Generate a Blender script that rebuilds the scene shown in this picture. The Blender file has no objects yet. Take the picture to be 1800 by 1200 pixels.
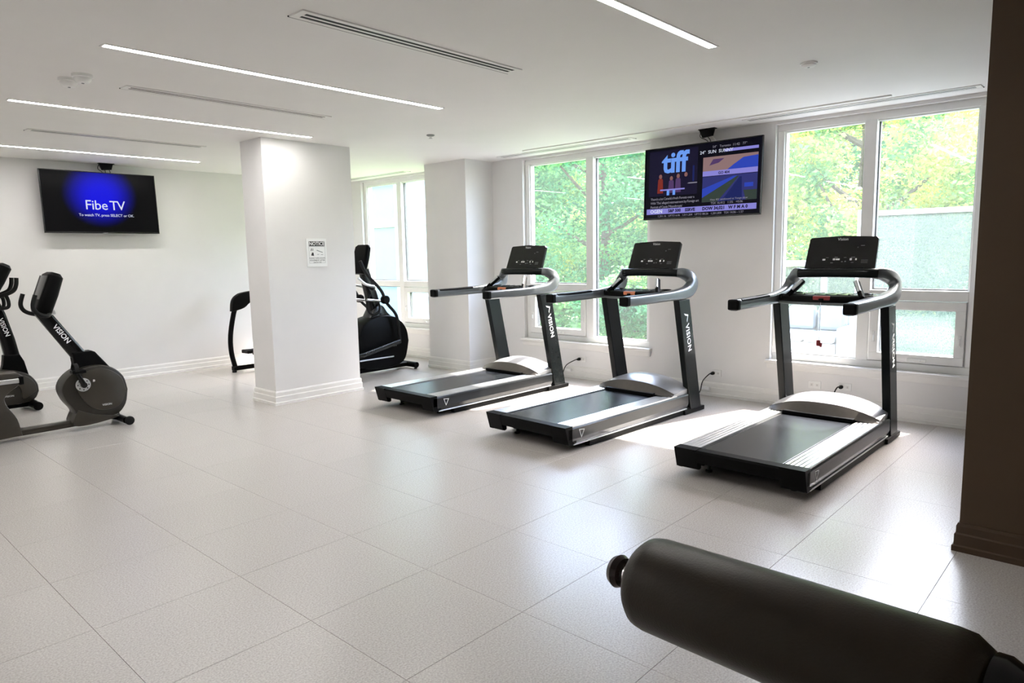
import bpy, bmesh, math, random
import numpy as np
from mathutils import Vector, Matrix

# ------------------------------------------------------------------ camera, sky, sun, exposure
scene = bpy.context.scene
COL = scene.collection
F_PX, YAW, PITCH, ROLL, CAM_H = 1223.5, 0.7417, 0.1249, -0.0186, 1.55
fw = Vector((math.cos(YAW) * math.cos(PITCH), math.sin(YAW) * math.cos(PITCH), -math.sin(PITCH)))
rt = Vector((math.sin(YAW), -math.cos(YAW), 0))
up = rt.cross(fw)
rt2 = rt * math.cos(ROLL) + up * math.sin(ROLL)
up2 = up * math.cos(ROLL) - rt * math.sin(ROLL)
cam = bpy.data.cameras.new('camera')
cam.sensor_width = 36.0
cam.lens = F_PX / 1800.0 * 36.0
cam.clip_start = 0.02
camo = bpy.data.objects.new('camera', cam)
COL.objects.link(camo)
camo.matrix_world = Matrix(((rt2.x, up2.x, -fw.x, 0), (rt2.y, up2.y, -fw.y, 0), (rt2.z, up2.z, -fw.z, CAM_H), (0, 0, 0, 1)))
scene.camera = camo

world = bpy.data.worlds.new('sky')
scene.world = world
world.use_nodes = True
wn = world.node_tree.nodes
wl = world.node_tree.links
wn.clear()
w_out = wn.new('ShaderNodeOutputWorld')
w_bg = wn.new('ShaderNodeBackground')
w_sky = wn.new('ShaderNodeTexSky')
w_sky.sky_type = 'NISHITA'
w_sky.sun_disc = False
w_sky.sun_elevation = math.radians(48.8)
w_sky.sun_rotation = math.radians(100)
w_sky.dust_density = 2.0
w_bg.inputs['Strength'].default_value = 1.6
wl.new(w_sky.outputs[0], w_bg.inputs[0])
wl.new(w_bg.outputs[0], w_out.inputs[0])

SUN_TRAVEL = Vector((-0.84, 0.25, -1.0)).normalized()
sun = bpy.data.lights.new('sun', 'SUN')
sun.energy = 13.0
sun.color = (1.0, 0.95, 0.86)
sun.angle = math.radians(0.6)
suno = bpy.data.objects.new('sun', sun)
COL.objects.link(suno)
suno.rotation_euler = SUN_TRAVEL.to_track_quat('-Z', 'Y').to_euler()
suno.location = (20, -4, 18)

STRIP_EMISSION = 29.0
vs = scene.view_settings
vs.view_transform = 'Standard'
vs.look = 'None'
vs.gamma = 1.0
vs.exposure = 1.02
vs.use_curve_mapping = False
scene.cycles.use_denoising = True
scene.cycles.max_bounces = 10
scene.cycles.diffuse_bounces = 6
scene.cycles.transparent_max_bounces = 16
scene.cycles.sample_clamp_indirect = 8.0
scene.cycles.caustics_reflective = False
scene.cycles.caustics_refractive = False

random.seed(4)
RNG = np.random.default_rng(7)

# ------------------------------------------------------------------ materials
MATS = {}
def mat(name, color, rough=0.5, metal=0.0, spec=0.5, noise=0.0, nscale=40.0, bump=0.0, bscale=200.0, emit=None, estr=0.0, coat=0.0):
    if name in MATS:
        return MATS[name]
    m = bpy.data.materials.new(name)
    m.use_nodes = True
    nt = m.node_tree
    b = nt.nodes['Principled BSDF']
    b.inputs['Base Color'].default_value = (*color, 1)
    b.inputs['Roughness'].default_value = rough
    b.inputs['Metallic'].default_value = metal
    b.inputs['Specular IOR Level'].default_value = spec
    b.inputs['Coat Weight'].default_value = coat
    b.inputs['Coat Roughness'].default_value = 0.1
    tc = nt.nodes.new('ShaderNodeTexCoord')
    if noise > 0:
        n = nt.nodes.new('ShaderNodeTexNoise')
        n.inputs['Scale'].default_value = nscale
        n.inputs['Detail'].default_value = 3
        nt.links.new(tc.outputs['Object'], n.inputs['Vector'])
        r = nt.nodes.new('ShaderNodeValToRGB')
        r.color_ramp.elements[0].position = 0.3
        r.color_ramp.elements[1].position = 0.7
        r.color_ramp.elements[0].color = (*[c * (1 - noise) for c in color], 1)
        r.color_ramp.elements[1].color = (*[min(1, c * (1 + noise)) for c in color], 1)
        nt.links.new(n.outputs['Fac'], r.inputs['Fac'])
        nt.links.new(r.outputs['Color'], b.inputs['Base Color'])
    if bump > 0:
        n2 = nt.nodes.new('ShaderNodeTexNoise')
        n2.inputs['Scale'].default_value = bscale
        n2.inputs['Detail'].default_value = 2
        nt.links.new(tc.outputs['Object'], n2.inputs['Vector'])
        bp = nt.nodes.new('ShaderNodeBump')
        bp.inputs['Strength'].default_value = bump
        bp.inputs['Distance'].default_value = 0.002
        nt.links.new(n2.outputs['Fac'], bp.inputs['Height'])
        nt.links.new(bp.outputs['Normal'], b.inputs['Normal'])
    if emit is not None:
        b.inputs['Emission Color'].default_value = (*emit, 1)
        b.inputs['Emission Strength'].default_value = estr
    MATS[name] = m
    return m

mat('wall_paint', (0.765, 0.756, 0.752), 0.6, noise=0.015, nscale=3, bump=0.05, bscale=250)
mat('pillar_shade', (0.060, 0.034, 0.014), 0.6, noise=0.05, nscale=3, bump=0.05, bscale=250)  # warm dimness of the backlit pillar put into its base colour
mat('pillar_trim_shade', (0.050, 0.026, 0.010), 0.45, noise=0.05, nscale=5)  # pillar skirting, darkened in colour by the same dimness
mat('ceiling_paint', (0.81, 0.80, 0.785), 0.75, noise=0.012, nscale=2)
mat('trim_white', (0.80, 0.79, 0.77), 0.4, noise=0.02, nscale=6)
mat('vinyl', (0.84, 0.84, 0.83), 0.35, noise=0.015, nscale=8)
mat('gasket', (0.03, 0.032, 0.035), 0.6, noise=0.1, nscale=30)
mat('black_plastic', (0.003, 0.003, 0.0032), 0.42, spec=0.08, noise=0.15, nscale=60, bump=0.08, bscale=500)
mat('black_gloss', (0.004, 0.004, 0.0045), 0.16, spec=0.4, noise=0.1, nscale=20)
mat('dark_paint', (0.008, 0.010, 0.0105), 0.22, spec=0.18, noise=0.08, nscale=30)
mat('graphite', (0.012, 0.014, 0.015), 0.22, spec=0.45, noise=0.06, nscale=25)
mat('cheek_grey', (0.13, 0.142, 0.15), 0.30, metal=0.35, noise=0.04, nscale=25)
mat('silver', (0.62, 0.63, 0.64), 0.28, metal=0.85, noise=0.04, nscale=40)
mat('brushed', (0.12, 0.108, 0.098), 0.30, metal=0.5, noise=0.05, nscale=30)
mat('hood_grey', (0.34, 0.345, 0.35), 0.30, metal=0.3, noise=0.03, nscale=20)
mat('belt', (0.008, 0.010, 0.013), 0.27, spec=0.4, noise=0.25, nscale=12, bump=0.12, bscale=600)
mat('rubber', (0.006, 0.006, 0.006), 0.6, spec=0.25, noise=0.1, nscale=40)
mat('shroud', (0.022, 0.019, 0.014), 0.36, metal=0.2, noise=0.08, nscale=14)
mat('shroud_light', (0.040, 0.034, 0.025), 0.33, metal=0.2, noise=0.06, nscale=14)
mat('red_plastic', (0.28, 0.02, 0.025), 0.35, noise=0.05, nscale=40)
mat('orange_plastic', (0.65, 0.22, 0.10), 0.4, noise=0.05, nscale=40)
mat('print_white', (0.80, 0.82, 0.83), 0.5, noise=0.02, nscale=50)
mat('print_black', (0.02, 0.02, 0.02), 0.6, noise=0.05, nscale=50)
mat('print_grey', (0.28, 0.29, 0.30), 0.6, noise=0.05, nscale=50)
mat('sign_white', (0.86, 0.87, 0.87), 0.35, noise=0.01, nscale=20)
mat('vinyl_pad', (0.020, 0.0120, 0.0045), 0.40, noise=0.12, nscale=20, bump=0.15, bscale=350, spec=0.35)
mat('chrome', (0.75, 0.75, 0.76), 0.12, metal=1.0, noise=0.02, nscale=50)
mat('knob_red', (0.022, 0.006, 0.005), 0.25, noise=0.1, nscale=30)
mat('concrete', (0.34, 0.335, 0.325), 0.85, noise=0.1, nscale=3, bump=0.2, bscale=60)
mat('lawn', (0.16, 0.28, 0.07), 0.9, noise=0.35, nscale=6, bump=0.6, bscale=60)
mat('bark', (0.11, 0.085, 0.06), 0.9, noise=0.3, nscale=14, bump=0.6, bscale=40)
mat('facade', (0.17, 0.205, 0.225), 0.8, noise=0.04, nscale=2)
mat('facade_white', (0.40, 0.42, 0.42), 0.7, noise=0.03, nscale=2)
mat('car_white', (0.85, 0.85, 0.85), 0.25, noise=0.01, nscale=5, coat=0.5)
mat('car_glass', (0.22, 0.25, 0.26), 0.15, noise=0.05, nscale=5)

def floor_mat():
    m = bpy.data.materials.new('rubber_tile')
    m.use_nodes = True
    nt = m.node_tree
    b = nt.nodes['Principled BSDF']
    tc = nt.nodes.new('ShaderNodeTexCoord')
    geo = nt.nodes.new('ShaderNodeNewGeometry')
    oi = nt.nodes.new('ShaderNodeObjectInfo')
    n = nt.nodes.new('ShaderNodeTexNoise')
    n.inputs['Scale'].default_value = 130
    n.inputs['Detail'].default_value = 2
    nt.links.new(geo.outputs['Position'], n.inputs['Vector'])
    r = nt.nodes.new('ShaderNodeValToRGB')
    r.color_ramp.elements[0].position = 0.32
    r.color_ramp.elements[1].position = 0.68
    r.color_ramp.elements[0].color = (0.40, 0.375, 0.355, 1)
    r.color_ramp.elements[1].color = (0.56, 0.53, 0.505, 1)
    nt.links.new(n.outputs['Fac'], r.inputs['Fac'])
    mx = nt.nodes.new('ShaderNodeMix')
    mx.data_type = 'RGBA'
    mx.blend_type = 'MULTIPLY'
    mx.inputs[0].default_value = 1.0
    mr = nt.nodes.new('ShaderNodeMapRange')
    mr.inputs['To Min'].default_value = 0.99
    mr.inputs['To Max'].default_value = 1.01
    nt.links.new(oi.outputs['Random'], mr.inputs['Value'])
    nt.links.new(r.outputs['Color'], mx.inputs[6])
    nt.links.new(mr.outputs['Result'], mx.inputs[7])
    nt.links.new(mx.outputs[2], b.inputs['Base Color'])
    b.inputs['Roughness'].default_value = 0.27
    b.inputs['Specular IOR Level'].default_value = 1.0
    n2 = nt.nodes.new('ShaderNodeTexNoise')
    n2.inputs['Scale'].default_value = 160
    n2.inputs['Detail'].default_value = 1
    nt.links.new(geo.outputs['Position'], n2.inputs['Vector'])
    bp = nt.nodes.new('ShaderNodeBump')
    bp.inputs['Strength'].default_value = 0.18
    bp.inputs['Distance'].default_value = 0.002
    nt.links.new(n2.outputs['Fac'], bp.inputs['Height'])
    nt.links.new(bp.outputs['Normal'], b.inputs['Normal'])
    MATS['floor_tile'] = m
floor_mat()

def glass_mat(name, dust, tint=(1, 1, 1), film=(0.86, 0.94, 0.94)):
    m = bpy.data.materials.new(name)
    m.use_nodes = True
    nt = m.node_tree
    nt.nodes.clear()
    out = nt.nodes.new('ShaderNodeOutputMaterial')
    tr = nt.nodes.new('ShaderNodeBsdfTransparent')
    tr.inputs[0].default_value = (*tint, 1)
    gl = nt.nodes.new('ShaderNodeBsdfGlossy')
    gl.inputs['Roughness'].default_value = 0.02
    lw = nt.nodes.new('ShaderNodeLayerWeight')
    pw = nt.nodes.new('ShaderNodeMath')
    pw.operation = 'POWER'
    pw.inputs[1].default_value = 4.0
    nt.links.new(lw.outputs['Facing'], pw.inputs[0])
    fr = nt.nodes.new('ShaderNodeMath')
    fr.operation = 'MULTIPLY_ADD'
    fr.inputs[1].default_value = 0.85
    fr.inputs[2].default_value = 0.035
    nt.links.new(pw.outputs[0], fr.inputs[0])
    mix = nt.nodes.new('ShaderNodeMixShader')
    nt.links.new(fr.outputs[0], mix.inputs[0])
    nt.links.new(tr.outputs[0], mix.inputs[1])
    nt.links.new(gl.outputs[0], mix.inputs[2])
    # film of dust and dried rain on the pane, denser in specks
    df = nt.nodes.new('ShaderNodeBsdfTranslucent')
    df.inputs[0].default_value = (*film, 1)
    geo = nt.nodes.new('ShaderNodeNewGeometry')
    no = nt.nodes.new('ShaderNodeTexNoise')
    no.inputs['Scale'].default_value = 70
    no.inputs['Detail'].default_value = 3
    nt.links.new(geo.outputs['Position'], no.inputs['Vector'])
    mr = nt.nodes.new('ShaderNodeMapRange')
    mr.inputs['From Min'].default_value = 0.35
    mr.inputs['From Max'].default_value = 0.75
    mr.inputs['To Min'].default_value = dust * 0.8
    mr.inputs['To Max'].default_value = dust * 1.5
    nt.links.new(no.outputs['Fac'], mr.inputs['Value'])
    mix2 = nt.nodes.new('ShaderNodeMixShader')
    nt.links.new(mr.outputs['Result'], mix2.inputs[0])
    nt.links.new(mix.outputs[0], mix2.inputs[1])
    nt.links.new(df.outputs[0], mix2.inputs[2])
    nt.links.new(mix2.outputs[0], out.inputs[0])
    MATS[name] = m
glass_mat('window_glass', 0.013)
glass_mat('clear_glass', 0.012)
glass_mat('frosted_glass', 0.62, (0.9, 0.97, 0.97), film=(0.080, 0.108, 0.108))

def leaf_mat(name, cols, scale):
    m = bpy.data.materials.new(name)
    m.use_nodes = True
    nt = m.node_tree
    nt.nodes.clear()
    out = nt.nodes.new('ShaderNodeOutputMaterial')
    geo = nt.nodes.new('ShaderNodeNewGeometry')
    no = nt.nodes.new('ShaderNodeTexNoise')
    no.inputs['Scale'].default_value = scale
    no.inputs['Detail'].default_value = 4
    nt.links.new(geo.outputs['Position'], no.inputs['Vector'])
    r = nt.nodes.new('ShaderNodeValToRGB')
    e = r.color_ramp.elements
    e[0].position, e[0].color = 0.30, (*cols[0], 1)
    e[1].position, e[1].color = 0.72, (*cols[-1], 1)
    for k, c in enumerate(cols[1:-1]):
        q = e.new(0.30 + 0.42 * (k + 1) / (len(cols) - 1))
        q.color = (*c, 1)
    nt.links.new(no.outputs['Fac'], r.inputs['Fac'])
    d = nt.nodes.new('ShaderNodeBsdfDiffuse')
    t = nt.nodes.new('ShaderNodeBsdfTranslucent')
    nt.links.new(r.outputs[0], d.inputs[0])
    nt.links.new(r.outputs[0], t.inputs[0])
    mix = nt.nodes.new('ShaderNodeMixShader')
    mix.inputs[0].default_value = 0.5
    nt.links.new(d.outputs[0], mix.inputs[1])
    nt.links.new(t.outputs[0], mix.inputs[2])
    nt.links.new(mix.outputs[0], out.inputs[0])
    MATS[name] = m
leaf_mat('leaf_green', [(0.035, 0.13, 0.07), (0.08, 0.26, 0.11), (0.19, 0.38, 0.13), (0.50, 0.54, 0.12)], 1.0)
leaf_mat('leaf_yellow', [(0.07, 0.20, 0.11), (0.20, 0.36, 0.13), (0.50, 0.52, 0.13), (0.80, 0.64, 0.14)], 1.1)

def emit_mat(name, color, strength):
    m = bpy.data.materials.new(name)
    m.use_nodes = True
    nt = m.node_tree
    b = nt.nodes['Principled BSDF']
    b.inputs['Base Color'].default_value = (0.002, 0.002, 0.002, 1)
    b.inputs['Roughness'].default_value = 0.4
    b.inputs['Specular IOR Level'].default_value = 0.08
    b.inputs['Emission Color'].default_value = (*color, 1)
    b.inputs['Emission Strength'].default_value = strength
    MATS[name] = m
    return m
emit_mat('led', (1.0, 0.972, 0.94), STRIP_EMISSION)

# ------------------------------------------------------------------ mesh helpers
def link(o, parent=None):
    COL.objects.link(o)
    if parent is not None:
        o.parent = parent
    return o

def empty(name, loc=(0, 0, 0), rz=0.0, parent=None):
    o = bpy.data.objects.new(name, None)
    o.empty_display_size = 0.1
    link(o, parent)
    o.location = loc
    o.rotation_euler = (0, 0, rz)
    return o

def tag(o, label=None, cat=None, group=None, kind=None):
    if label:
        o['label'] = label
    if cat:
        o['category'] = cat
    if group:
        o['group'] = group
    if kind:
        o['kind'] = kind
    return o

def obj(name, bm, m, parent=None, smooth=False, loc=None, rot=None):
    me = bpy.data.meshes.new(name)
    bmesh.ops.recalc_face_normals(bm, faces=bm.faces[:])
    bm.to_mesh(me)
    bm.free()
    me.materials.append(MATS[m] if isinstance(m, str) else m)
    if smooth:
        for p in me.polygons:
            p.use_smooth = True
        try:
            me.set_sharp_from_angle(angle=math.radians(38))
        except Exception:
            pass
    o = bpy.data.objects.new(name, me)
    link(o, parent)
    if loc is not None:
        o.location = loc
    if rot is not None:
        o.rotation_euler = rot
    return o

def struct(name, bm, m, parent=None, smooth=False):
    o = obj(name, bm, m, parent, smooth)
    if parent is None:
        o['kind'] = 'structure'
    return o

def new():
    return bmesh.new()

def box(bm, x0, x1, y0, y1, z0, z1, bev=0.0, mtx=None):
    x0, x1 = min(x0, x1), max(x0, x1)
    y0, y1 = min(y0, y1), max(y0, y1)
    z0, z1 = min(z0, z1), max(z0, z1)
    vs_ = [bm.verts.new(p) for p in ((x0, y0, z0), (x1, y0, z0), (x1, y1, z0), (x0, y1, z0), (x0, y0, z1), (x1, y0, z1), (x1, y1, z1), (x0, y1, z1))]
    fs = [bm.faces.new([vs_[i] for i in f]) for f in ((3, 2, 1, 0), (4, 5, 6, 7), (0, 1, 5, 4), (1, 2, 6, 5), (2, 3, 7, 6), (3, 0, 4, 7))]
    if bev > 0:
        ed = list({e for f in fs for e in f.edges})
        r = bmesh.ops.bevel(bm, geom=ed, offset=bev, segments=2, profile=0.5, affect='EDGES')
        vs_ = list({v for f in r['faces'] for v in f.verts} | {v for v in vs_ if v.is_valid})
    if mtx is not None:
        for v in vs_:
            v.co = mtx @ v.co
    return bm

def bx(*a, **k):
    return box(new(), *a, **k)

def prism(bm, pts, a0, a1, axis='y', bev=0.0):
    """polygon pts in the plane across `axis`, extruded from a0 to a1"""
    def P(p, a):
        if axis == 'y':
            return (p[0], a, p[1])
        if axis == 'x':
            return (a, p[0], p[1])
        return (p[0], p[1], a)
    v0 = [bm.verts.new(P(p, a0)) for p in pts]
    v1 = [bm.verts.new(P(p, a1)) for p in pts]
    n = len(pts)
    fs = [bm.faces.new(v0[::-1]), bm.faces.new(v1)]
    for i in range(n):
        fs.append(bm.faces.new((v0[i], v0[(i + 1) % n], v1[(i + 1) % n], v1[i])))
    if bev > 0:
        ed = list({e for f in fs[:2] for e in f.edges})
        bmesh.ops.recalc_face_normals(bm, faces=fs)
        bmesh.ops.bevel(bm, geom=ed, offset=bev, segments=2, profile=0.5, affect='EDGES')
    return bm

def smooth_path(pts, n=8):
    """Catmull-Rom through the points"""
    P = [Vector(p) for p in pts]
    out = []
    for i in range(len(P) - 1):
        p0 = P[max(i - 1, 0)]
        p1, p2 = P[i], P[i + 1]
        p3 = P[min(i + 2, len(P) - 1)]
        for k in range(n):
            t = k / n
            out.append(0.5 * ((2 * p1) + (p2 - p0) * t + (2 * p0 - 5 * p1 + 4 * p2 - p3) * t * t + (3 * p1 - p0 - 3 * p2 + p3) * t ** 3))
    out.append(P[-1])
    return out

def sweep(bm, path, section, side=None, scale=None, cap=True):
    """section: list of (u,v); u along `side` vector (or auto), v along tangent x side"""
    path = [Vector(p) for p in path]
    rings = []
    n = len(path)
    prev = None
    for i, p in enumerate(path):
        t = (path[min(i + 1, n - 1)] - path[max(i - 1, 0)]).normalized()
        if side is not None:
            s = Vector(side)
            s = (s - t * s.dot(t)).normalized()
        elif prev is None:
            a = Vector((0, 0, 1)) if abs(t.z) < 0.9 else Vector((1, 0, 0))
            s = (a - t * a.dot(t)).normalized()
        else:
            s = (prev - t * prev.dot(t)).normalized()
        prev = s
        w = t.cross(s)
        k = scale[i] if scale is not None else 1.0
        ku, kv = k if isinstance(k, (tuple, list)) else (k, k)
        rings.append([bm.verts.new(p + s * (u * ku) + w * (v * kv)) for u, v in section])
    m = len(section)
    for i in range(n - 1):
        for j in range(m):
            bm.faces.new((rings[i][j], rings[i][(j + 1) % m], rings[i + 1][(j + 1) % m], rings[i + 1][j]))
    if cap:
        bm.faces.new(rings[0][::-1])
        bm.faces.new(rings[-1])
    return bm

def circ(r, n=10):
    return [(r * math.cos(2 * math.pi * i / n), r * math.sin(2 * math.pi * i / n)) for i in range(n)]

def rrect(w, h, r, k=3):
    out = []
    for cx, cy, a0 in ((w / 2 - r, h / 2 - r, 0), (-w / 2 + r, h / 2 - r, 90), (-w / 2 + r, -h / 2 + r, 180), (w / 2 - r, -h / 2 + r, 270)):
        for i in range(k + 1):
            a = math.radians(a0 + 90 * i / k)
            out.append((cx + r * math.cos(a), cy + r * math.sin(a)))
    return out

def tube(bm, path, r, n=10, scale=None):
    return sweep(bm, path, circ(r, n), scale=scale)

def lathe(bm, prof, n=24, mtx=None):
    """prof: list of (radius, height) about local z"""
    rings = []
    mtx = mtx or Matrix.Identity(4)
    for r, h in prof:
        if r < 1e-6:
            rings.append([bm.verts.new(mtx @ Vector((0, 0, h)))])
        else:
            rings.append([bm.verts.new(mtx @ Vector((r * math.cos(2 * math.pi * i / n), r * math.sin(2 * math.pi * i / n), h))) for i in range(n)])
    for a, b in zip(rings[:-1], rings[1:]):
        for i in range(n):
            q = [a[i % len(a)], a[(i + 1) % len(a)], b[(i + 1) % len(b)], b[i % len(b)]]
            u = []
            for v in q:
                if v not in u:
                    u.append(v)
            if len(u) > 2:
                bm.faces.new(u)
    if len(rings[0]) > 1:
        bm.faces.new(rings[0][::-1])
    if len(rings[-1]) > 1:
        bm.faces.new(rings[-1])
    return bm

AX_Y = Matrix.Rotation(math.radians(-90), 4, 'X')   # local z -> +y
AX_X = Matrix.Rotation(math.radians(90), 4, 'Y')    # local z -> +x

def disc_y(bm, cx, cz, y0, y1, r, bev=0.006, n=28):
    m = Matrix.Translation((cx, 0, cz)) @ AX_Y
    return lathe(bm, [(0, y0), (r - bev, y0), (r, y0 + bev), (r, y1 - bev), (r - bev, y1), (0, y1)], n, m)

def text_obj(name, body, size, m, parent, mtx, extrude=0.0004, align='CENTER', space=1.0, bold=0.0):
    cu = bpy.data.curves.new(name, 'FONT')
    cu.body = body
    cu.size = size
    cu.align_x = align
    cu.align_y = 'CENTER'
    cu.extrude = extrude
    cu.offset = bold
    cu.space_character = space
    cu.resolution_u = 2
    tmp = bpy.data.objects.new(name, cu)
    me = bpy.data.meshes.new_from_object(tmp)
    bpy.data.objects.remove(tmp)
    bpy.data.curves.remove(cu)
    me.name = name
    me.materials.clear()
    me.materials.append(MATS[m])
    o = bpy.data.objects.new(name, me)
    link(o, parent)
    o.matrix_local = mtx
    return o

def frame_mtx(origin, xdir, ydir):
    x = Vector(xdir).normalized()
    y = Vector(ydir)
    y = (y - x * y.dot(x)).normalized()
    z = x.cross(y)
    o = Vector(origin)
    return Matrix(((x.x, y.x, z.x, o.x), (x.y, y.y, z.y, o.y), (x.z, y.z, z.z, o.z), (0, 0, 0, 1)))

def copy_tree(o, parent=None):
    c = o.copy()
    link(c, parent)
    for ch in [k for k in o.children]:
        copy_tree(ch, c)
    return c

# ------------------------------------------------------------------ room shell
H = 2.775
XW = 6.87           # inner face of the window wall
YB = 9.93           # inner face of the wall with the blue television
X0, Y0 = -2.4, -2.4
WT = 0.22           # wall thickness
SILL = 0.45
WIN1, WIN2, WIN3 = (4.17, 6.06), (1.05, 2.775), (7.55, 9.56)
WTOP = 2.745

# floor: slab with separate tiles
fl = struct('floor', bx(X0, XW + WT, Y0, YB + WT, -0.12, -0.0045), mat('joint', (0.42, 0.395, 0.375), 0.7, noise=0.05, nscale=50))
TP = 0.645
tile_me = None
tx0 = 0.84 - 5 * TP - TP * 0
xs = [tx0 + TP * k for k in range(0, 15)]
ys = [0.63 + TP * k for k in range(-5, 15)]
def tile_bm(w, d):
    b = new()
    g = 0.0006
    c = 0.0008
    lo = [b.verts.new(p) for p in ((g, g, -0.004), (w - g, g, -0.004), (w - g, d - g, -0.004), (g, d - g, -0.004))]
    mi = [b.verts.new(p) for p in ((g, g, -0.0012), (w - g, g, -0.0012), (w - g, d - g, -0.0012), (g, d - g, -0.0012))]
    hi = [b.verts.new(p) for p in ((g + c, g + c, 0), (w - g - c, g + c, 0), (w - g - c, d - g - c, 0), (g + c, d - g - c, 0))]
    b.faces.new(hi)
    for A, B in ((lo, mi), (mi, hi)):
        for i in range(4):
            b.faces.new((A[i], A[(i + 1) % 4], B[(i + 1) % 4], B[i]))
    return b
tile_cache = {}
for xa in xs:
    for ya in ys:
        x1, x2 = max(xa, X0), min(xa + TP, XW)
        y1, y2 = max(ya, Y0), min(ya + TP, YB)
        if x2 - x1 < 0.03 or y2 - y1 < 0.03:
            continue
        key = (round(x2 - x1, 3), round(y2 - y1, 3))
        if key not in tile_cache:
            o = obj('floor_tile', tile_bm(x2 - x1, y2 - y1), 'floor_tile', fl)
            tile_cache[key] = o.data
        else:
            o = bpy.data.objects.new('floor_tile', tile_cache[key])
            link(o, fl)
        o.location = (x1, y1, 0)

struct('ceiling', bx(X0 - WT, XW + WT, Y0 - WT, YB + WT, H, H + 0.15), 'ceiling_paint')
struct('wall_back', bx(X0 - WT, XW + WT, YB, YB + WT, -0.12, H), 'wall_paint')
struct('wall_left', bx(X0 - WT, X0, Y0, YB, -0.12, H), 'wall_paint')
struct('wall_front', bx(X0 - WT, XW + WT, Y0 - WT, Y0, -0.12, H), 'wall_paint')
b = new()
cuts = sorted([WIN1, WIN2, WIN3])
ya = Y0
for w0, w1 in cuts:
    box(b, XW, XW + WT, ya, w0, -0.12, H)
    box(b, XW, XW + WT, w0, w1, -0.12, SILL - 0.03)
    box(b, XW, XW + WT, w0, w1, WTOP, H)
    ya = w1
box(b, XW, XW + WT, ya, YB, -0.12, H)
struct('wall_right', b, 'wall_paint')

# columns
C1 = (3.66, 4.73, 6.76, 7.20)
C2 = (6.37, XW, 6.60, 7.40)
PIL = (4.05, 4.75, Y0, 0.63)
struct('wall_column', bx(C1[0], C1[1], C1[2], C1[3], 0, H), 'wall_paint')
struct('wall_column_far', bx(C2[0], C2[1], C2[2], C2[3], 0, H), 'wall_paint')
struct('wall_pillar', bx(PIL[0], PIL[1], PIL[2], PIL[3], 0, H), 'pillar_shade')

BASE_PROF = [(0, 0), (0.026, 0), (0.026, 0.028), (0.018, 0.034), (0.018, 0.088), (0.012, 0.096), (0.012, 0.132), (0.006, 0.146), (0, 0.148)]
def base_run(bm, p0, p1, normal):
    """stepped skirting along p0->p1, growing out along normal; mitre handled by the caller's overlap"""
    p0, p1, nrm = Vector((*p0, 0)), Vector((*p1, 0)), Vector((*normal, 0))
    d = (p1 - p0).normalized()
    def ring(p, sgn):
        return [bm.verts.new(p + nrm * a + d * (sgn * a) + Vector((0, 0, z))) for a, z in BASE_PROF]
    return ring, p0, p1
def baseboard(name, segs, m='trim_white'):
    bm = new()
    for p0, p1, nrm, e0, e1 in segs:
        ring, a, c = base_run(bm, p0, p1, nrm)
        r0, r1 = ring(a, -e0), ring(c, e1)
        n = len(r0)
        for i in range(n):
            bm.faces.new((r0[i], r0[(i + 1) % n], r1[(i + 1) % n], r1[i]))
        bm.faces.new(r0[::-1])
        bm.faces.new(r1)
    struct(name, bm, m)
baseboard('baseboard_back', [((X0, YB), (XW, YB), (0, -1), -1, -1)])
baseboard('baseboard_right', [((XW, PIL[3] - 1.0), (XW, C2[2]), (-1, 0), 0, -1), ((XW, C2[3]), (XW, YB), (-1, 0), -1, -1)])
baseboard('baseboard_column', [((C1[0], C1[2]), (C1[1], C1[2]), (0, -1), 1, 1), ((C1[1], C1[2]), (C1[1], C1[3]), (1, 0), 1, 1),
                               ((C1[1], C1[3]), (C1[0], C1[3]), (0, 1), 1, 1), ((C1[0], C1[3]), (C1[0], C1[2]), (-1, 0), 1, 1)])
baseboard('baseboard_column_far', [((C2[0], C2[2]), (C2[1], C2[2]), (0, -1), 1, -1), ((C2[0], C2[3]), (C2[0], C2[2]), (-1, 0), 1, 1),
                                   ((C2[1], C2[3]), (C2[0], C2[3]), (0, 1), -1, 1)])
baseboard('baseboard_pillar', [((PIL[0], PIL[3]), (PIL[0], PIL[2]), (-1, 0), 1, 0), ((PIL[1], PIL[3]), (PIL[0], PIL[3]), (0, 1), 1, 1)], 'pillar_trim_shade')
baseboard('baseboard_left', [((X0, Y0), (X0, YB), (1, 0), -1, -1)])

# ------------------------------------------------------------------ windows
FX0, FX1 = 6.925, 7.03
def ring_box(bm, x0, x1, ya, yb, za, zb, w, bev=0.004):
    box(bm, x0, x1, ya, yb, za, za + w, bev)
    box(bm, x0, x1, ya, yb, zb - w, zb, bev)
    box(bm, x0, x1, ya, ya + w, za + w, zb - w, bev)
    box(bm, x0, x1, yb - w, yb, za + w, zb - w, bev)
    return bm

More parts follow.
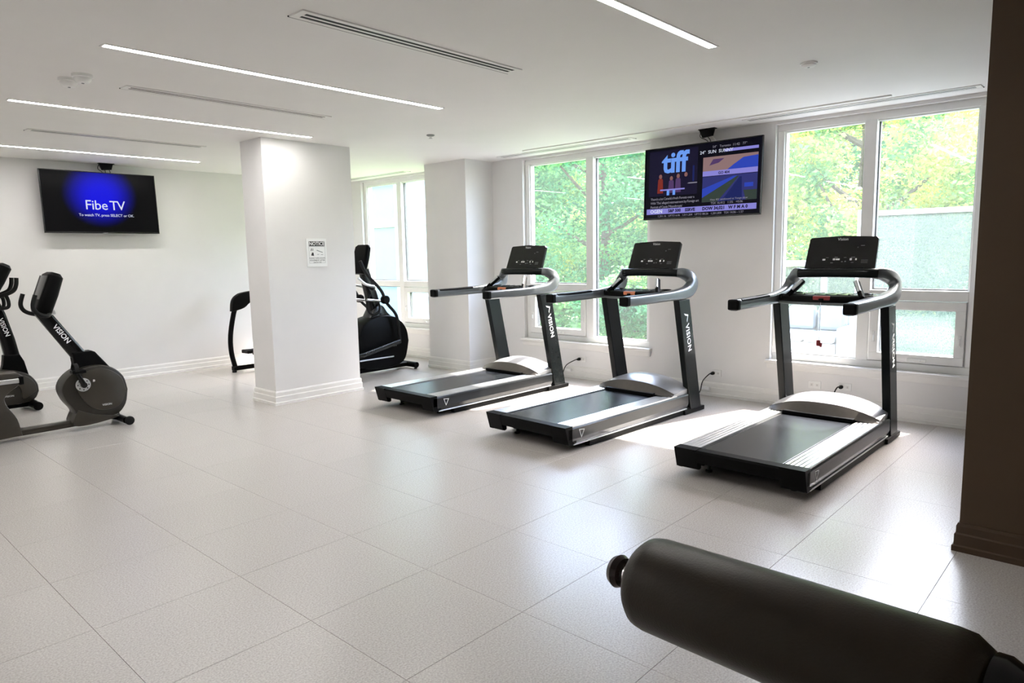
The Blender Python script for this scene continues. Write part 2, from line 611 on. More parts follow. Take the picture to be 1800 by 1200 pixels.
def window(name, span, mull, casement, transom_all=False, glass='window_glass'):
    ya, yb = span
    za, zb = SILL, WTOP
    root = empty(name, (XW, (ya + yb) / 2, SILL))
    root['kind'] = 'structure'
    T = Matrix.Translation(-Vector(root.location))
    def P(nm, bm, m, parent=root, smooth=False):
        bmesh.ops.transform(bm, matrix=T, verts=bm.verts[:])
        return obj(nm, bm, m, parent, smooth)
    fwid = 0.065
    P('frame', ring_box(new(), FX0, FX1, ya, yb, za, zb, fwid), 'vinyl')
    P('inner_bead', ring_box(new(), FX0 + 0.02, FX1 - 0.02, ya + fwid, yb - fwid, za + fwid, zb - fwid, 0.014, 0.002), 'vinyl')
    P('mullion', bx(FX0 - 0.006, FX1, mull - 0.052, mull + 0.052, za + fwid, zb - fwid, 0.004), 'vinyl')
    bays = [(ya + fwid, mull - 0.052), (mull + 0.052, yb - fwid)]
    for k, (a, c) in enumerate(bays):
        has_c = casement == k
        zlow = za + fwid
        ztop = zb - fwid
        if has_c or transom_all:
            P('transom', bx(FX0 - 0.004, FX1, a, c, 1.075, 1.165, 0.004), 'vinyl')
            P('pane', bx(FX0 + 0.052, FX0 + 0.058, a, c, 1.165, ztop), glass)
            P('gasket', ring_box(new(), FX0 + 0.060, FX0 + 0.098, a, c, 1.165, ztop, 0.013, 0), 'gasket')
            if has_c:
                s = P('casement_sash', ring_box(new(), FX0 - 0.014, FX1 - 0.02, a + 0.01, c - 0.01, zlow + 0.008, 1.068, 0.075), 'vinyl')
                P('pane', bx(FX0 + 0.03, FX0 + 0.036, a + 0.08, c - 0.08, zlow + 0.078, 0.998), glass, s)
                P('gasket', ring_box(new(), FX0 + 0.038, FX0 + 0.08, a + 0.08, c - 0.08, zlow + 0.078, 0.998, 0.011, 0), 'gasket', s)
                for yy, zz in ((a + 0.045, 0.74), (c - 0.045, 0.74)):
                    bm = bx(FX0 - 0.024, FX0 - 0.013, yy - 0.014, yy + 0.014, zz - 0.05, zz + 0.05, 0.004)
                    box(bm, FX0 - 0.040, FX0 - 0.024, yy - 0.007, yy + 0.007, zz - 0.035, zz + 0.02, 0.003)
                    P('sash_lock', bm, 'vinyl', s)
                bm = bx(FX0 - 0.030, FX0 - 0.013, (a + c) / 2 - 0.10, (a + c) / 2 + 0.05, zlow + 0.020, zlow + 0.048, 0.005)
                tube(bm, [(FX0 - 0.03, (a + c) / 2 - 0.05, zlow + 0.034), (FX0 - 0.05, (a + c) / 2 - 0.05, zlow + 0.036)], 0.009)
                P('crank', bm, 'vinyl', s)
            else:
                P('pane', bx(FX0 + 0.052, FX0 + 0.058, a, c, zlow, 1.075), glass)
                P('gasket', ring_box(new(), FX0 + 0.060, FX0 + 0.098, a, c, zlow, 1.075, 0.013, 0), 'gasket')
        else:
            P('pane', bx(FX0 + 0.052, FX0 + 0.058, a, c, zlow, ztop), glass)
            P('gasket', ring_box(new(), FX0 + 0.060, FX0 + 0.098, a, c, zlow, ztop, 0.013, 0), 'gasket')
    P('sill_board', bx(XW - 0.055, FX0 + 0.01, ya - 0.035, yb + 0.035, SILL - 0.03, SILL, 0.005), 'trim_white')
    P('apron', bx(XW - 0.022, XW - 0.001, ya - 0.02, yb + 0.02, SILL - 0.09, SILL - 0.03, 0.004), 'trim_white')
    return root
window('window_1', WIN1, 5.035, 1, glass='clear_glass')
window('window_2', WIN2, 1.935, 0)
window('window_3', WIN3, 8.66, 0, transom_all=True)

# ------------------------------------------------------------------ ceiling fixtures
def strip_light(x0, x1, y, label):
    w = 0.05
    root = empty('ceiling_strip_light', ((x0 + x1) / 2, y, H))
    tag(root, label, 'ceiling light', 'recessed strip lights')
    hx = (x1 - x0) / 2
    bm = new()
    for s in (-1, 1):
        box(bm, -hx - 0.012, hx + 0.012, s * (w / 2 + 0.012), s * w / 2, -0.004, 0.0)
    for s in (-1, 1):
        box(bm, s * hx, s * (hx + 0.012), -w / 2, w / 2, -0.004, 0.0)
    obj('trim', bm, 'trim_white', root)
    obj('diffuser', bx(-hx, hx, -w / 2, w / 2, -0.0035, -0.0005), 'led', root)
strip_light(1.51, 4.08, 4.50, 'glowing recessed strip light beside the pair of round smoke detectors')
strip_light(1.47, 4.045, 6.45, 'glowing recessed strip light running to the top of the beige column')
strip_light(1.45, 4.00, 8.96, 'glowing recessed strip light just in front of the wall with the blue television')
strip_light(1.50, 4.10, 2.06, 'glowing recessed strip light pointing toward the lone round detector on the ceiling')

for yy, lab in ((4.50, 'added fill strip light on the unseen ceiling half, in line with the smoke detectors'),
                (6.45, 'added fill strip light on the unseen ceiling half, in line with the column'),
                (8.96, 'added fill strip light on the unseen ceiling half, closest to the blue television wall')):
    strip_light(-2.05, 0.40, yy, lab)  # extra strips out of view, added to lift the room's overall brightness

def slot_vent(x0, x1, y0, y1, label, nm='ceiling_vent'):
    cx, cy = (x0 + x1) / 2, (y0 + y1) / 2
    root = empty(nm, (cx, cy, H))
    tag(root, label, 'air vent', 'linear slot vents in the ceiling')
    hx, hy = (x1 - x0) / 2, (y1 - y0) / 2
    longx = hx > hy
    L, W = (hx, hy) if longx else (hy, hx)
    def B(bm, l0, l1, w0, w1, z0, z1):
        return box(bm, l0, l1, w0, w1, z0, z1) if longx else box(bm, w0, w1, l0, l1, z0, z1)
    bm = new()
    B(bm, -L, L, -W, -W + 0.030, -0.007, 0)
    B(bm, -L, L, W - 0.030, W, -0.007, 0)
    B(bm, -L, -L + 0.04, -W + 0.030, W - 0.030, -0.007, 0)
    B(bm, L - 0.04, L, -W + 0.030, W - 0.030, -0.007, 0)
    obj('frame', bm, 'trim_white', root)
    obj('slot_back', B(new(), -L + 0.04, L - 0.04, -W + 0.031, W - 0.031, -0.0064, -0.0002), 'rubber', root)
    obj('blade', B(new(), -L + 0.04, L - 0.04, -0.009, 0.009, -0.0072, -0.0065), 'trim_white', root)
    obj('shadow_gap', B(new(), -L - 0.004, L + 0.004, W + 0.0005, W + 0.008, -0.0060, -0.0002), 'rubber', root)
    return root
slot_vent(2.00, 3.645, 3.20, 3.33, 'long white slot vent beside the strip light that points to the lone detector')
slot_vent(1.935, 3.60, 5.39, 5.51, 'long white slot vent level with the pair of smoke detectors')
slot_vent(1.88, 3.525, 7.69, 7.81, 'long white slot vent between the column and the wall with the blue television')
slot_vent(6.56, 6.68, 4.24, 6.22, 'slot vent along the ceiling edge above the window behind the middle treadmill')
slot_vent(6.53, 6.65, 1.06, 2.97, 'slot vent along the ceiling edge above the window with the frosted screen outside')
slot_vent(6.58, 6.70, 8.10, 9.60, 'slot vent along the ceiling edge above the window by the elliptical trainer')
b = bx(6.40, 6.43, 1.65, 5.64, H - 0.012, H, 0.003)
struct('trim_1', b, 'trim_white')

def detector(name, x, y, r, h, label, group=None):
    root = empty(name, (x, y, H))
    tag(root, label, 'detector', group)
    obj('base', lathe(new(), [(0, 0), (r, 0), (r, -h * 0.35), (r * 0.94, -h * 0.4), (0, -h * 0.4)], 28), 'vinyl', root, True)
    obj('dome', lathe(new(), [(r * 0.86, -h * 0.4), (r * 0.84, -h * 0.6), (r * 0.6, -h * 0.95), (r * 0.25, -h), (0, -h)], 28), 'vinyl', root, True)
    obj('test_button', lathe(new(), [(r * 0.14, -h * 0.97), (r * 0.14, -h * 1.06), (0, -h * 1.06)], 12), 'print_grey', root, True)
detector('smoke_detector', 1.60, 5.47, 0.062, 0.055, 'round white smoke detector of a close pair, the one in line with the slot vent', 'pair of smoke detectors')
detector('smoke_detector', 1.63, 5.29, 0.062, 0.055, 'round white smoke detector of a close pair, the one on the strip light side', 'pair of smoke detectors')
detector('ceiling_detector', 4.91, 1.775, 0.055, 0.030, 'lone flat round white detector on the ceiling near the big window')
sp = empty('fire_sprinkler', (4.87, 5.54, H))
tag(sp, 'tiny concealed fire sprinkler plate on the ceiling beyond the column', 'sprinkler')
obj('cover_plate', lathe(new(), [(0, 0), (0.04, 0), (0.042, -0.008), (0.03, -0.014), (0, -0.014)], 24), 'print_grey', sp, True)
obj('nozzle', lathe(new(), [(0.012, -0.014), (0.012, -0.03), (0.02, -0.034), (0.02, -0.037), (0, -0.037)], 14), 'chrome', sp, True)

# ------------------------------------------------------------------ treadmill
def make_treadmill():
    root = empty('treadmill')
    # deck
    obj('deck_frame', bx(0.06, 1.80, -0.40, 0.40, 0.10, 0.178, 0.006), 'black_plastic', root)
    for s in (1, -1):
        # outer side skirt with a tucked-in lower edge
        prof = [(s * 0.440, 0.198), (s * 0.447, 0.185), (s * 0.447, 0.105), (s * 0.432, 0.062), (s * 0.405, 0.062), (s * 0.405, 0.198)]
        obj('side_skirt', prism(new(), prof, 0.03, 1.79, 'x'), 'graphite', root)
        # stepping rail with ridges
        ys_ = [0.290 + 0.15 * k / 10 for k in range(11)]
        prof = [(s * 0.290, 0.190)]
        for k, yy in enumerate(ys_):
            prof.append((s * yy, 0.2085 if (k % 2 == 0) else 0.2055))
        prof.append((s * 0.440, 0.190))
        obj('foot_rail', prism(new(), prof, 0.05, 1.60, 'x'), 'silver', root)
        obj('base_rail', bx(0.30, 2.02, s * 0.385, s * 0.435, 0.004, 0.058, 0.004), 'black_plastic', root)
        obj('lower_trim', bx(0.10, 1.78, s * 0.432, s * 0.440, 0.050, 0.061, 0.002), 'silver', root)
        bm = lathe(new(), [(0, 0), (0.024, 0), (0.026, 0.012), (0.012, 0.016), (0.012, 0.10), (0, 0.10)], 14, Matrix.Translation((0.22, s * 0.30, 0)))
        obj('levelling_foot', bm, 'rubber', root, True)
    obj('running_belt', bx(0.035, 1.62, -0.272, 0.272, 0.178, 0.2005, 0.006), 'belt', root)
    for s in (1, -1):
        obj('belt_gap', bx(0.05, 1.6, s * 0.273, s * 0.289, 0.178, 0.192), 'rubber', root)
    # rear end cap with hooked corners
    bm = prism(new(), [(0.0, 0.206), (0.075, 0.206), (0.075, 0.112), (0.02, 0.112), (-0.006, 0.19)], -0.285, 0.285, 'y')
    for s in (1, -1):
        prism(bm, [(-0.012, 0.209), (0.075, 0.209), (0.075, 0.066), (0.055, 0.058), (0.030, 0.064)], s * 0.285, s * 0.447, 'y')
        prism(bm, [(0.055, 0.072), (0.13, 0.092), (0.13, 0.064), (0.06, 0.054)], s * 0.36, s * 0.44, 'y')
    obj('rear_cap', bm, 'black_plastic', root)
    # motor hood: arched band facing the runner and a sloping top
    NY = 24
    def crest(t):
        return 1 - abs(t) ** 2.4
    bm = new()
    rows = []
    for i in range(NY + 1):
        t = -1 + 2 * i / NY
        y = 0.43 * t
        zc = 0.226 + 0.088 * crest(t)
        zb_ = 0.200 + 0.030 * crest(t)
        xb = 1.50 - 0.035 * crest(t)
        rows.append([(xb, y, zb_), (xb + 0.05, y, zc - 0.015), (xb + 0.065, y, zc)])
    V = [[bm.verts.new(p) for p in r] for r in rows]
    for i in range(NY):
        for j in range(2):
            bm.faces.new((V[i][j], V[i + 1][j], V[i + 1][j + 1], V[i][j + 1]))
    back = [[bm.verts.new((p[0] + 0.02, p[1], p[2] - 0.006)) for p in r] for r in rows]
    for i in range(NY):
        for j in range(2):
            bm.faces.new((back[i][j], back[i][j + 1], back[i + 1][j + 1], back[i + 1][j]))
        bm.faces.new((V[i][0], back[i][0], back[i + 1][0], V[i + 1][0]))
        bm.faces.new((V[i][2], V[i + 1][2], back[i + 1][2], back[i][2]))
    obj('hood_band', bm, 'brushed', root, True)
    bm = new()
    V = []
    for i in range(NY + 1):
        t = -1 + 2 * i / NY
        y = 0.43 * t
        zc = 0.218 + 0.088 * crest(t)
        r = []
        for x, k in ((1.54, 0.93), (1.58, 1.02), (1.70, 1.20), (1.82, 1.22), (1.93, 1.00), (2.01, 0.65), (2.04, 0.35)):
            r.append(bm.verts.new((x, y * (1 - 0.06 * max(0, (x - 1.8) / 0.24)), 0.10 + (zc - 0.10) * k)))
        V.append(r)
    for i in range(NY):
        for j in range(6):
            bm.faces.new((V[i][j], V[i + 1][j], V[i + 1][j + 1], V[i][j + 1]))
    lo = [[bm.verts.new((r[0].co.x, r[0].co.y, 0.10)), bm.verts.new((r[-1].co.x, r[-1].co.y, 0.07))] for r in V]
    for i in range(NY):
        bm.faces.new((lo[i][0], lo[i][1], lo[i + 1][1], lo[i + 1][0]))
        bm.faces.new((lo[i][0], lo[i + 1][0], V[i + 1][0], V[i][0]))
        bm.faces.new((lo[i][1], V[i][-1], V[i + 1][-1], lo[i + 1][1]))
    for i in (0, NY):
        bm.faces.new([lo[i][0]] + V[i] + [lo[i][1]])
    obj('motor_hood', bm, 'hood_grey', root, True)
    bm = new()
    for i in range(2):
        box(bm, 1.42, 1.50, (-1) ** i * 0.27, (-1) ** i * 0.29, 0.19, 0.212)
    obj('hood_lip', bx(1.44, 1.56, -0.275, 0.275, 0.203, 0.232, 0.004), 'black_plastic', root)
    bm.free()
    # uprights, with lettering on the outer faces
    ub, ut = (1.84, 2.03), (1.60, 1.79)
    for s in (1, -1):
        a, c = s * 0.447, s * 0.385
        poly = [(ub[0], 0.03), (ub[1], 0.03), (ut[1], 1.10), (ut[0], 1.10)]
        u = obj('upright', prism(new(), poly, min(a, c), max(a, c), 'y', bev=0.006), 'dark_paint', root)
        obj('upright_foot', bx(1.72, 2.08, s * 0.375, s * 0.455, 0.004, 0.045, 0.005), 'black_plastic', root)
        d = Vector((ut[0] - ub[0], 0, 1.07)).normalized()
        mid = Vector(((ub[0] + ub[1] + ut[0] + ut[1]) / 4, s * 0.4476, 0.68)) + d * 0.06
        mid.x = 1.935 - (mid.z - 0.03) / 1.07 * 0.24
        yd = Vector((1, 0, 0)) if s < 0 else Vector((-1, 0, 0))
        xd = -d if s < 0 else -d
        M_ = frame_mtx(mid, xd, yd if s < 0 else Vector((-1, 0, 0)))
        if s > 0:
            M_ = frame_mtx(mid, -d, Vector((-1, 0, 0)))
        text_obj('lettering', 'VISION', 0.082, 'print_white', u, M_, 0.0008, space=1.05, bold=0.0015)
        bm = new()
        lg = Vector((mid.x, s * 0.4476, mid.z)) + d * 0.195
        e1, e2 = -d, Vector((1, 0, 0))
        ringo, ringi = [], []
        for (p, q) in ((-0.045, -0.035), (-0.030, 0.038), (0.045, 0.004)):
            ringo.append(lg + e1 * p + e2 * q)
            ringi.append(lg + e1 * p * 0.55 + e2 * q * 0.55)
        off = Vector((0, s * 0.0008, 0))
        vo = [bm.verts.new(p + off) for p in ringo]
        vi = [bm.verts.new(p + off) for p in ringi]
        for k in (0, 1):
            bm.faces.new((vo[k], vo[(k + 1) % 3], vi[(k + 1) % 3], vi[k]))
        obj('emblem', bm, 'print_white', u)
        # small shield emblem near the rear of the skirt
        bm = new()
        pts = [(0.155, 0.172), (0.225, 0.165), (0.185, 0.098)]
        ce = Vector((0.188, 0, 0.147))
        vo = [bm.verts.new((p[0], s * 0.4478, p[1])) for p in pts]
        vi = [bm.verts.new((ce.x + (p[0] - ce.x) * 0.72, s * 0.4478, ce.z + (p[1] - ce.z) * 0.72)) for p in pts]
        for k in range(3):
            bm.faces.new((vo[k], vo[(k + 1) % 3], vi[(k + 1) % 3], vi[k]))
        obj('emblem', bm, 'print_white', root)
        # handrail: straight grip running forward, then curling up and over
        path = smooth_path([(0.80, s * 0.415, 1.135), (1.05, s * 0.415, 1.137), (1.35, s * 0.415, 1.142), (1.60, s * 0.415, 1.15), (1.78, s * 0.415, 1.168), (1.880, s * 0.412, 1.225), (1.890, s * 0.392, 1.295), (1.845, s * 0.335, 1.337), (1.805, s * 0.25, 1.345)], 6)
        n = len(path)
        sc = []
        for i in range(n):
            f = i / (n - 1)
            kx = 1.0
            kv = 0.92 if f < 0.30 else (0.92 + 0.40 * min(1, (f - 0.30) / 0.25) if f < 0.65 else 1.32 - 0.55 * (f - 0.65) / 0.35)
            kx = 1.0 if f < 0.6 else 1.0 + 0.10 * (f - 0.6) / 0.4
            sc.append((kx, kv))
        g = obj('handrail', sweep(new(), path, rrect(0.085, 0.095, 0.024), side=(0, 1, 0), scale=sc), 'cheek_grey', root, True)
        obj('grip_end', bx(0.782, 0.835, s * 0.415 - 0.045, s * 0.415 + 0.045, 1.096, 1.176, 0.012), 'black_plastic', g)
        pg = smooth_path([(0.86, s * 0.400, 1.166), (1.10, s * 0.398, 1.168), (1.36, s * 0.398, 1.174)], 4)
        obj('grip_pad', sweep(new(), pg, rrect(0.055, 0.026, 0.010), side=(0, 1, 0)), 'black_plastic', g, True)
        # speed / incline paddle with a silver face
        p0, p1 = Vector((1.50, s * 0.285, 1.165)), Vector((1.62, s * 0.205, 1.285))
        pd = obj('control_paddle', sweep(new(), [p0, p1], rrect(0.044, 0.036, 0.008), side=(1, 0, 0)), 'black_plastic', root, True)
        dd = (p1 - p0).normalized()
        obj('paddle_face', sweep(new(), [p0.lerp(p1, 0.35) + Vector((-0.018, 0, 0.010)), p0.lerp(p1, 0.97) + Vector((-0.018, 0, 0.010))], rrect(0.022, 0.026, 0.005), side=(1, 0, 0)), 'silver', pd, True)
    # upper cross bar
    path = smooth_path([(1.822, 0.30, 1.343), (1.803, 0.22, 1.347), (1.795, 0.0, 1.350), (1.803, -0.22, 1.347), (1.822, -0.30, 1.343)], 6)
    obj('cross_bar', sweep(new(), path, rrect(0.075, 0.105, 0.026), side=(0, 0, 1)), 'dark_paint', root, True)
    # lower dash with accessory tray
    path = smooth_path([(1.62, 0.40, 1.150), (1.52, 0.24, 1.150), (1.49, 0, 1.150), (1.52, -0.24, 1.150), (1.62, -0.40, 1.150)], 6)
    obj('lower_dash', sweep(new(), path, rrect(0.060, 0.080, 0.018), side=(0, 0, 1)), 'black_plastic', root, True)
    path = [p + Vector((-0.012, 0, -0.034)) for p in path[2:-2]]
    obj('dash_trim', sweep(new(), path, rrect(0.022, 0.060, 0.006), side=(0, 0, 1)), 'cheek_grey', root, True)
    tr = obj('accessory_tray', bx(1.53, 1.80, -0.36, 0.36, 1.150, 1.185, 0.008), 'dark_paint', root)
    for s in (1, -1):
        obj('cup_holder', lathe(new(), [(0.034, 1.187), (0.046, 1.187), (0.048, 1.193), (0.040, 1.195), (0.036, 1.189)], 20, Matrix.Translation((1.665, s * 0.27, 0))), 'black_gloss', tr, True)
    for k in range(5):
        obj('tray_rib', bx(1.56, 1.76, -0.17 + 0.085 * k - 0.006, -0.17 + 0.085 * k + 0.006, 1.185, 1.190), 'graphite', tr)
    # stop switch in the middle of the dash
    st = obj('stop_switch', bx(1.447, 1.475, -0.066, 0.066, 1.145, 1.180, 0.008), 'red_plastic', root)
    obj('switch_key', bx(1.436, 1.452, -0.018, 0.018, 1.128, 1.160, 0.005), 'black_plastic', st)
    # console panel
    M_ = Matrix.Translation((1.83, 0, 1.375)) @ Matrix.Rotation(math.radians(22), 4, 'Y')
    bm = new()
    prism(bm, [(-0.275, 0), (0.275, 0), (0.268, 0.262), (0.255, 0.278), (0.0, 0.292), (-0.255, 0.278), (-0.268, 0.262)], -0.016, 0.020, 'x', bev=0.006)
    bmesh.ops.transform(bm, matrix=M_, verts=bm.verts[:])
    co = obj('console', bm, 'black_gloss', root)
    obj('console_neck', bx(1.80, 1.86, -0.20, 0.20, 1.345, 1.392, 0.006), 'black_plastic', root)
    def onface(y, z):
        return M_ @ Matrix.Translation((-0.0168, y, z)) @ frame_mtx((0, 0, 0), (0, -1, 0), (0, 0, 1))
    text_obj('lettering', 'Vision', 0.034, 'print_white', co, onface(0.0, 0.258), 0.0004)
    def marks(nm, rects, m, single=True):
        bm = new()
        for y, z, w, h in rects:
            box(bm, -0.0176, -0.0166, y - w / 2, y + w / 2, z - h / 2, z + h / 2)
            if single:
                bmesh.ops.transform(bm, matrix=M_, verts=bm.verts[:])
                obj(nm, bm, m, co)
                bm = new()
        if not single:
            bmesh.ops.transform(bm, matrix=M_, verts=bm.verts[:])
            obj(nm, bm, m, co)['kind'] = 'stuff'
        else:
            bm.free()
    marks('button_icon', [(0.125, 0.080, 0.022, 0.014), (0.045, 0.082, 0.018, 0.016), (0.016, 0.082, 0.030, 0.014), (-0.085, 0.082, 0.016, 0.018), (-0.125, 0.082, 0.012, 0.016)], 'print_white')
    marks('fine_print', [(0.10, 0.098, 0.020, 0.003), (0.03, 0.100, 0.024, 0.003), (-0.04, 0.098, 0.02, 0.003), (-0.10, 0.100, 0.03, 0.003), (-0.02, 0.062, 0.012, 0.006), (-0.045, 0.064, 0.010, 0.006),
                         (-0.16, 0.200, 0.030, 0.003), (-0.125, 0.185, 0.008, 0.006), (-0.19, 0.075, 0.05, 0.002), (-0.19, 0.064, 0.05, 0.002), (-0.19, 0.052, 0.05, 0.002), (0.06, 0.052, 0.02, 0.003), (-0.10, 0.054, 0.02, 0.003)], 'print_grey', False)
    return root

tm = make_treadmill()
def place(root, x, y, deg, label):
    root.location = (x, y, 0)
    root.rotation_euler = (0, 0, math.radians(deg))
    tag(root, label, 'treadmill', 'row of treadmills facing the windows')
place(tm, 4.215, 1.905, -0.5, 'black treadmill with a red clip cord hanging, facing the window with the frosted screen')
t2 = copy_tree(tm)
place(t2, 4.16, 3.69, -2.5, 'black treadmill in the middle of the row, below the wall television')
t1 = copy_tree(tm)
place(t1, 4.285, 5.425, -1.0, 'black treadmill at the end of the row next to the grey columns')
for t in (t1, t2):
    for ch in t.children:
        if ch.name.startswith('stop_switch'):
            ch.data = ch.data.copy()
            ch.data.materials[0] = MATS['orange_plastic']
# safety cord and clip on the treadmill by the frosted screen
sc_ = obj('safety_cord', tube(new(), [(1.442, 0, 1.132), (1.438, 0.0, 1.00), (1.436, 0.002, 0.83)], 0.0022, 6), 'print_white', tm, True)
bm = bx(1.425, 1.447, -0.010, 0.018, 0.785, 0.832, 0.004)
box(bm, 1.424, 1.448, -0.022, -0.008, 0.778, 0.812, 0.004)
obj('cord_clip', bm, 'red_plastic', sc_)

# ------------------------------------------------------------------ sockets and power cords
def outlet(y, z, label, plug=False):
    root = empty('wall_outlet', (XW, y, z))
    tag(root, label, 'outlet', 'outlets on the window wall')
    obj('cover_plate', bx(-0.009, -0.0005, -0.058, 0.058, -0.036, 0.036, 0.003), 'vinyl', root)
    for s in (1, -1):
        f = obj('socket_face', bx(-0.012, -0.009, s * 0.026 - 0.018, s * 0.026 + 0.018, -0.015, 0.015, 0.001), 'trim_white', root)
        obj('slots', box(bx(-0.0128, -0.0118, s * 0.026 - 0.007, s * 0.026 + 0.007, 0.004, 0.006), -0.0128, -0.0118, s * 0.026 - 0.007, s * 0.026 + 0.007, -0.006, -0.004), 'rubber', f)
outlet(5.12, 0.245, 'white wall outlet with a black plug, under the window behind the middle treadmill')
outlet(3.345, 0.25, 'white wall outlet with a black plug, on the wall below the television')
outlet(2.325, 0.24, 'blank-looking white wall outlet without a plug, below the frosted-screen window')
outlet(2.05, 0.25, 'white wall outlet with a black plug, below the frosted-screen window')
def cord(name, pts, label, box_at=None):
    root = empty(name, pts[0])
    tag(root, label, 'power cord', 'treadmill power cords')
    o = Vector(pts[0])
    P_ = [Vector(p) - o for p in pts]
    obj('cable', tube(new(), smooth_path(P_, 8), 0.0055, 8), 'rubber', root, True)
    d = (P_[1] - P_[0])
    obj('plug', lathe(new(), [(0.006, 0.004), (0.017, 0.004), (0.019, 0.02), (0.016, 0.04), (0.008, 0.062), (0.0, 0.062)], 14, Matrix.Rotation(math.radians(-90), 4, 'Y')), 'rubber', root, True)
    if box_at is not None:
        q = Vector(box_at) - o
        bm = bx(q.x - 0.02, q.x + 0.02, q.y - 0.045, q.y + 0.045, q.z - 0.018, q.z + 0.018, 0.006)
        obj('inline_adaptor', bm, 'vinyl', root)
cord('power_cord', [(XW - 0.012, 5.146, 0.245), (XW - 0.07, 5.17, 0.24), (XW - 0.13, 5.27, 0.17), (XW - 0.15, 5.31, 0.06), (XW - 0.16, 5.30, 0.010), (6.62, 5.36, 0.008), (6.50, 5.42, 0.010), (6.445, 5.42, 0.09)], 'black power cord looping from the outlet to the treadmill by the grey columns', (XW - 0.05, 5.30, 0.10))
cord('power_cord', [(XW - 0.012, 3.371, 0.25), (XW - 0.07, 3.39, 0.245), (XW - 0.12, 3.44, 0.17), (XW - 0.14, 3.46, 0.06), (XW - 0.17, 3.50, 0.010), (6.5, 3.56, 0.008), (6.33, 3.60, 0.010), (6.27, 3.60, 0.09)], 'black power cord running from the outlet below the television to the middle treadmill', (XW - 0.05, 3.44, 0.085))
cord('power_cord', [(XW - 0.012, 2.076, 0.25), (XW - 0.07, 2.10, 0.245), (XW - 0.12, 2.12, 0.15), (XW - 0.15, 2.10, 0.05), (XW - 0.20, 2.05, 0.010), (6.5, 1.98, 0.008), (6.42, 1.93, 0.010), (6.37, 1.92, 0.09)], 'black power cord plugged in behind the treadmill that has the red clip')

# ------------------------------------------------------------------ televisions
def screen_blue():
    m = bpy.data.materials.new('screen_blue')
    m.use_nodes = True
    nt = m.node_tree
    b = nt.nodes['Principled BSDF']
    b.inputs['Base Color'].default_value = (0.002, 0.002, 0.002, 1)
    b.inputs['Roughness'].default_value = 0.3
    b.inputs['Specular IOR Level'].default_value = 0.08
    tc = nt.nodes.new('ShaderNodeTexCoord')
    mp = nt.nodes.new('ShaderNodeMapping')
    mp.inputs['Location'].default_value = (0.02, 0, -0.18)
    mp.inputs['Scale'].default_value = (1.75, 0.0, 1.85)
    nt.links.new(tc.outputs['Object'], mp.inputs['Vector'])
    g = nt.nodes.new('ShaderNodeTexGradient')
    g.gradient_type = 'SPHERICAL'
    nt.links.new(mp.outputs[0], g.inputs[0])
    r = nt.nodes.new('ShaderNodeValToRGB')
    r.color_ramp.elements[0].color = (0.0005, 0.0005, 0.001, 1)
    r.color_ramp.interpolation = 'EASE'
    r.color_ramp.elements[0].position = 0.22
    r.color_ramp.elements[1].position = 0.85
    r.color_ramp.elements[1].color = (0.004, 0.004, 0.62, 1)
    nt.links.new(g.outputs[0], r.inputs[0])
    nt.links.new(r.outputs[0], b.inputs['Emission Color'])
    b.inputs['Emission Strength'].default_value = 0.6
    MATS['screen_blue'] = m
screen_blue()
emit_mat('screen_black', (0.002, 0.002, 0.006), 0.5)
emit_mat('px_white', (0.80, 0.85, 1.0), 0.45)
emit_mat('px_logo', (0.16, 0.36, 0.95), 0.45)
emit_mat('px_lilac', (0.30, 0.28, 0.80), 0.4)
emit_mat('px_text', (0.42, 0.40, 0.50), 0.3)
emit_mat('px_navy', (0.012, 0.02, 0.13), 0.4)
emit_mat('px_blue', (0.03, 0.07, 0.55), 0.4)
emit_mat('px_road', (0.035, 0.04, 0.20), 0.4)
emit_mat('px_tan', (0.32, 0.20, 0.20), 0.4)
emit_mat('px_green', (0.04, 0.06, 0.05), 0.4)
emit_mat('px_red', (0.25, 0.03, 0.02), 0.4)
emit_mat('px_skin', (0.28, 0.13, 0.12), 0.4)
emit_mat('px_dark', (0.01, 0.008, 0.03), 0.4)
emit_mat('px_purple', (0.10, 0.05, 0.16), 0.4)

TW, TH = 1.31, 0.757
def television(label, loc, rz, tilt):
    """local: x to the viewer's right, y into the wall, z up; origin at the screen centre"""
    root = empty('television', loc)
    root.rotation_euler = (math.radians(tilt), 0, rz)
    tag(root, label, 'television')
    obj('back_shell', prism(new(), [(0.012, -TH / 2 + 0.02), (0.060, -TH / 2 + 0.06), (0.060, TH / 2 - 0.20), (0.030, TH / 2 - 0.04), (0.012, TH / 2 - 0.02)], -TW / 2 + 0.02, TW / 2 - 0.02, 'x'), 'black_plastic', root)
    b = new()
    w = 0.012
    box(b, -TW / 2, TW / 2, -0.012, 0.014, -TH / 2, -TH / 2 + 0.018, 0.003)
    box(b, -TW / 2, TW / 2, -0.012, 0.014, TH / 2 - w, TH / 2, 0.003)
    for s in (1, -1):
        box(b, s * TW / 2, s * (TW / 2 - w), -0.012, 0.014, -TH / 2 + 0.018, TH / 2 - w, 0.003)
    obj('bezel', b, 'black_gloss', root)
    obj('badge', bx(-0.03, 0.03, -0.014, -0.010, -TH / 2 - 0.004, -TH / 2 + 0.006, 0.001), 'print_grey', root)
    obj('mount_plate', bx(-0.18, 0.18, 0.060, 0.082, -0.16, 0.16, 0.003), 'black_plastic', root)
    obj('mount_arm', bx(-0.05, 0.05, 0.082, 0.150, -0.12, -0.02, 0.003), 'black_plastic', root)
    return root
SX = Matrix(((1, 0, 0, 0), (0, 0, -1, 0), (0, 1, 0, 0), (0, 0, 0, 1)))  # text plane -> facing -y
def scr(x, z, dy=-0.004):
    return Matrix.Translation((x, dy, z)) @ SX
tv1 = television('wall television showing a blue glow with white lettering', (3.105, YB - 0.15, 2.281), 0.0, -2.5)
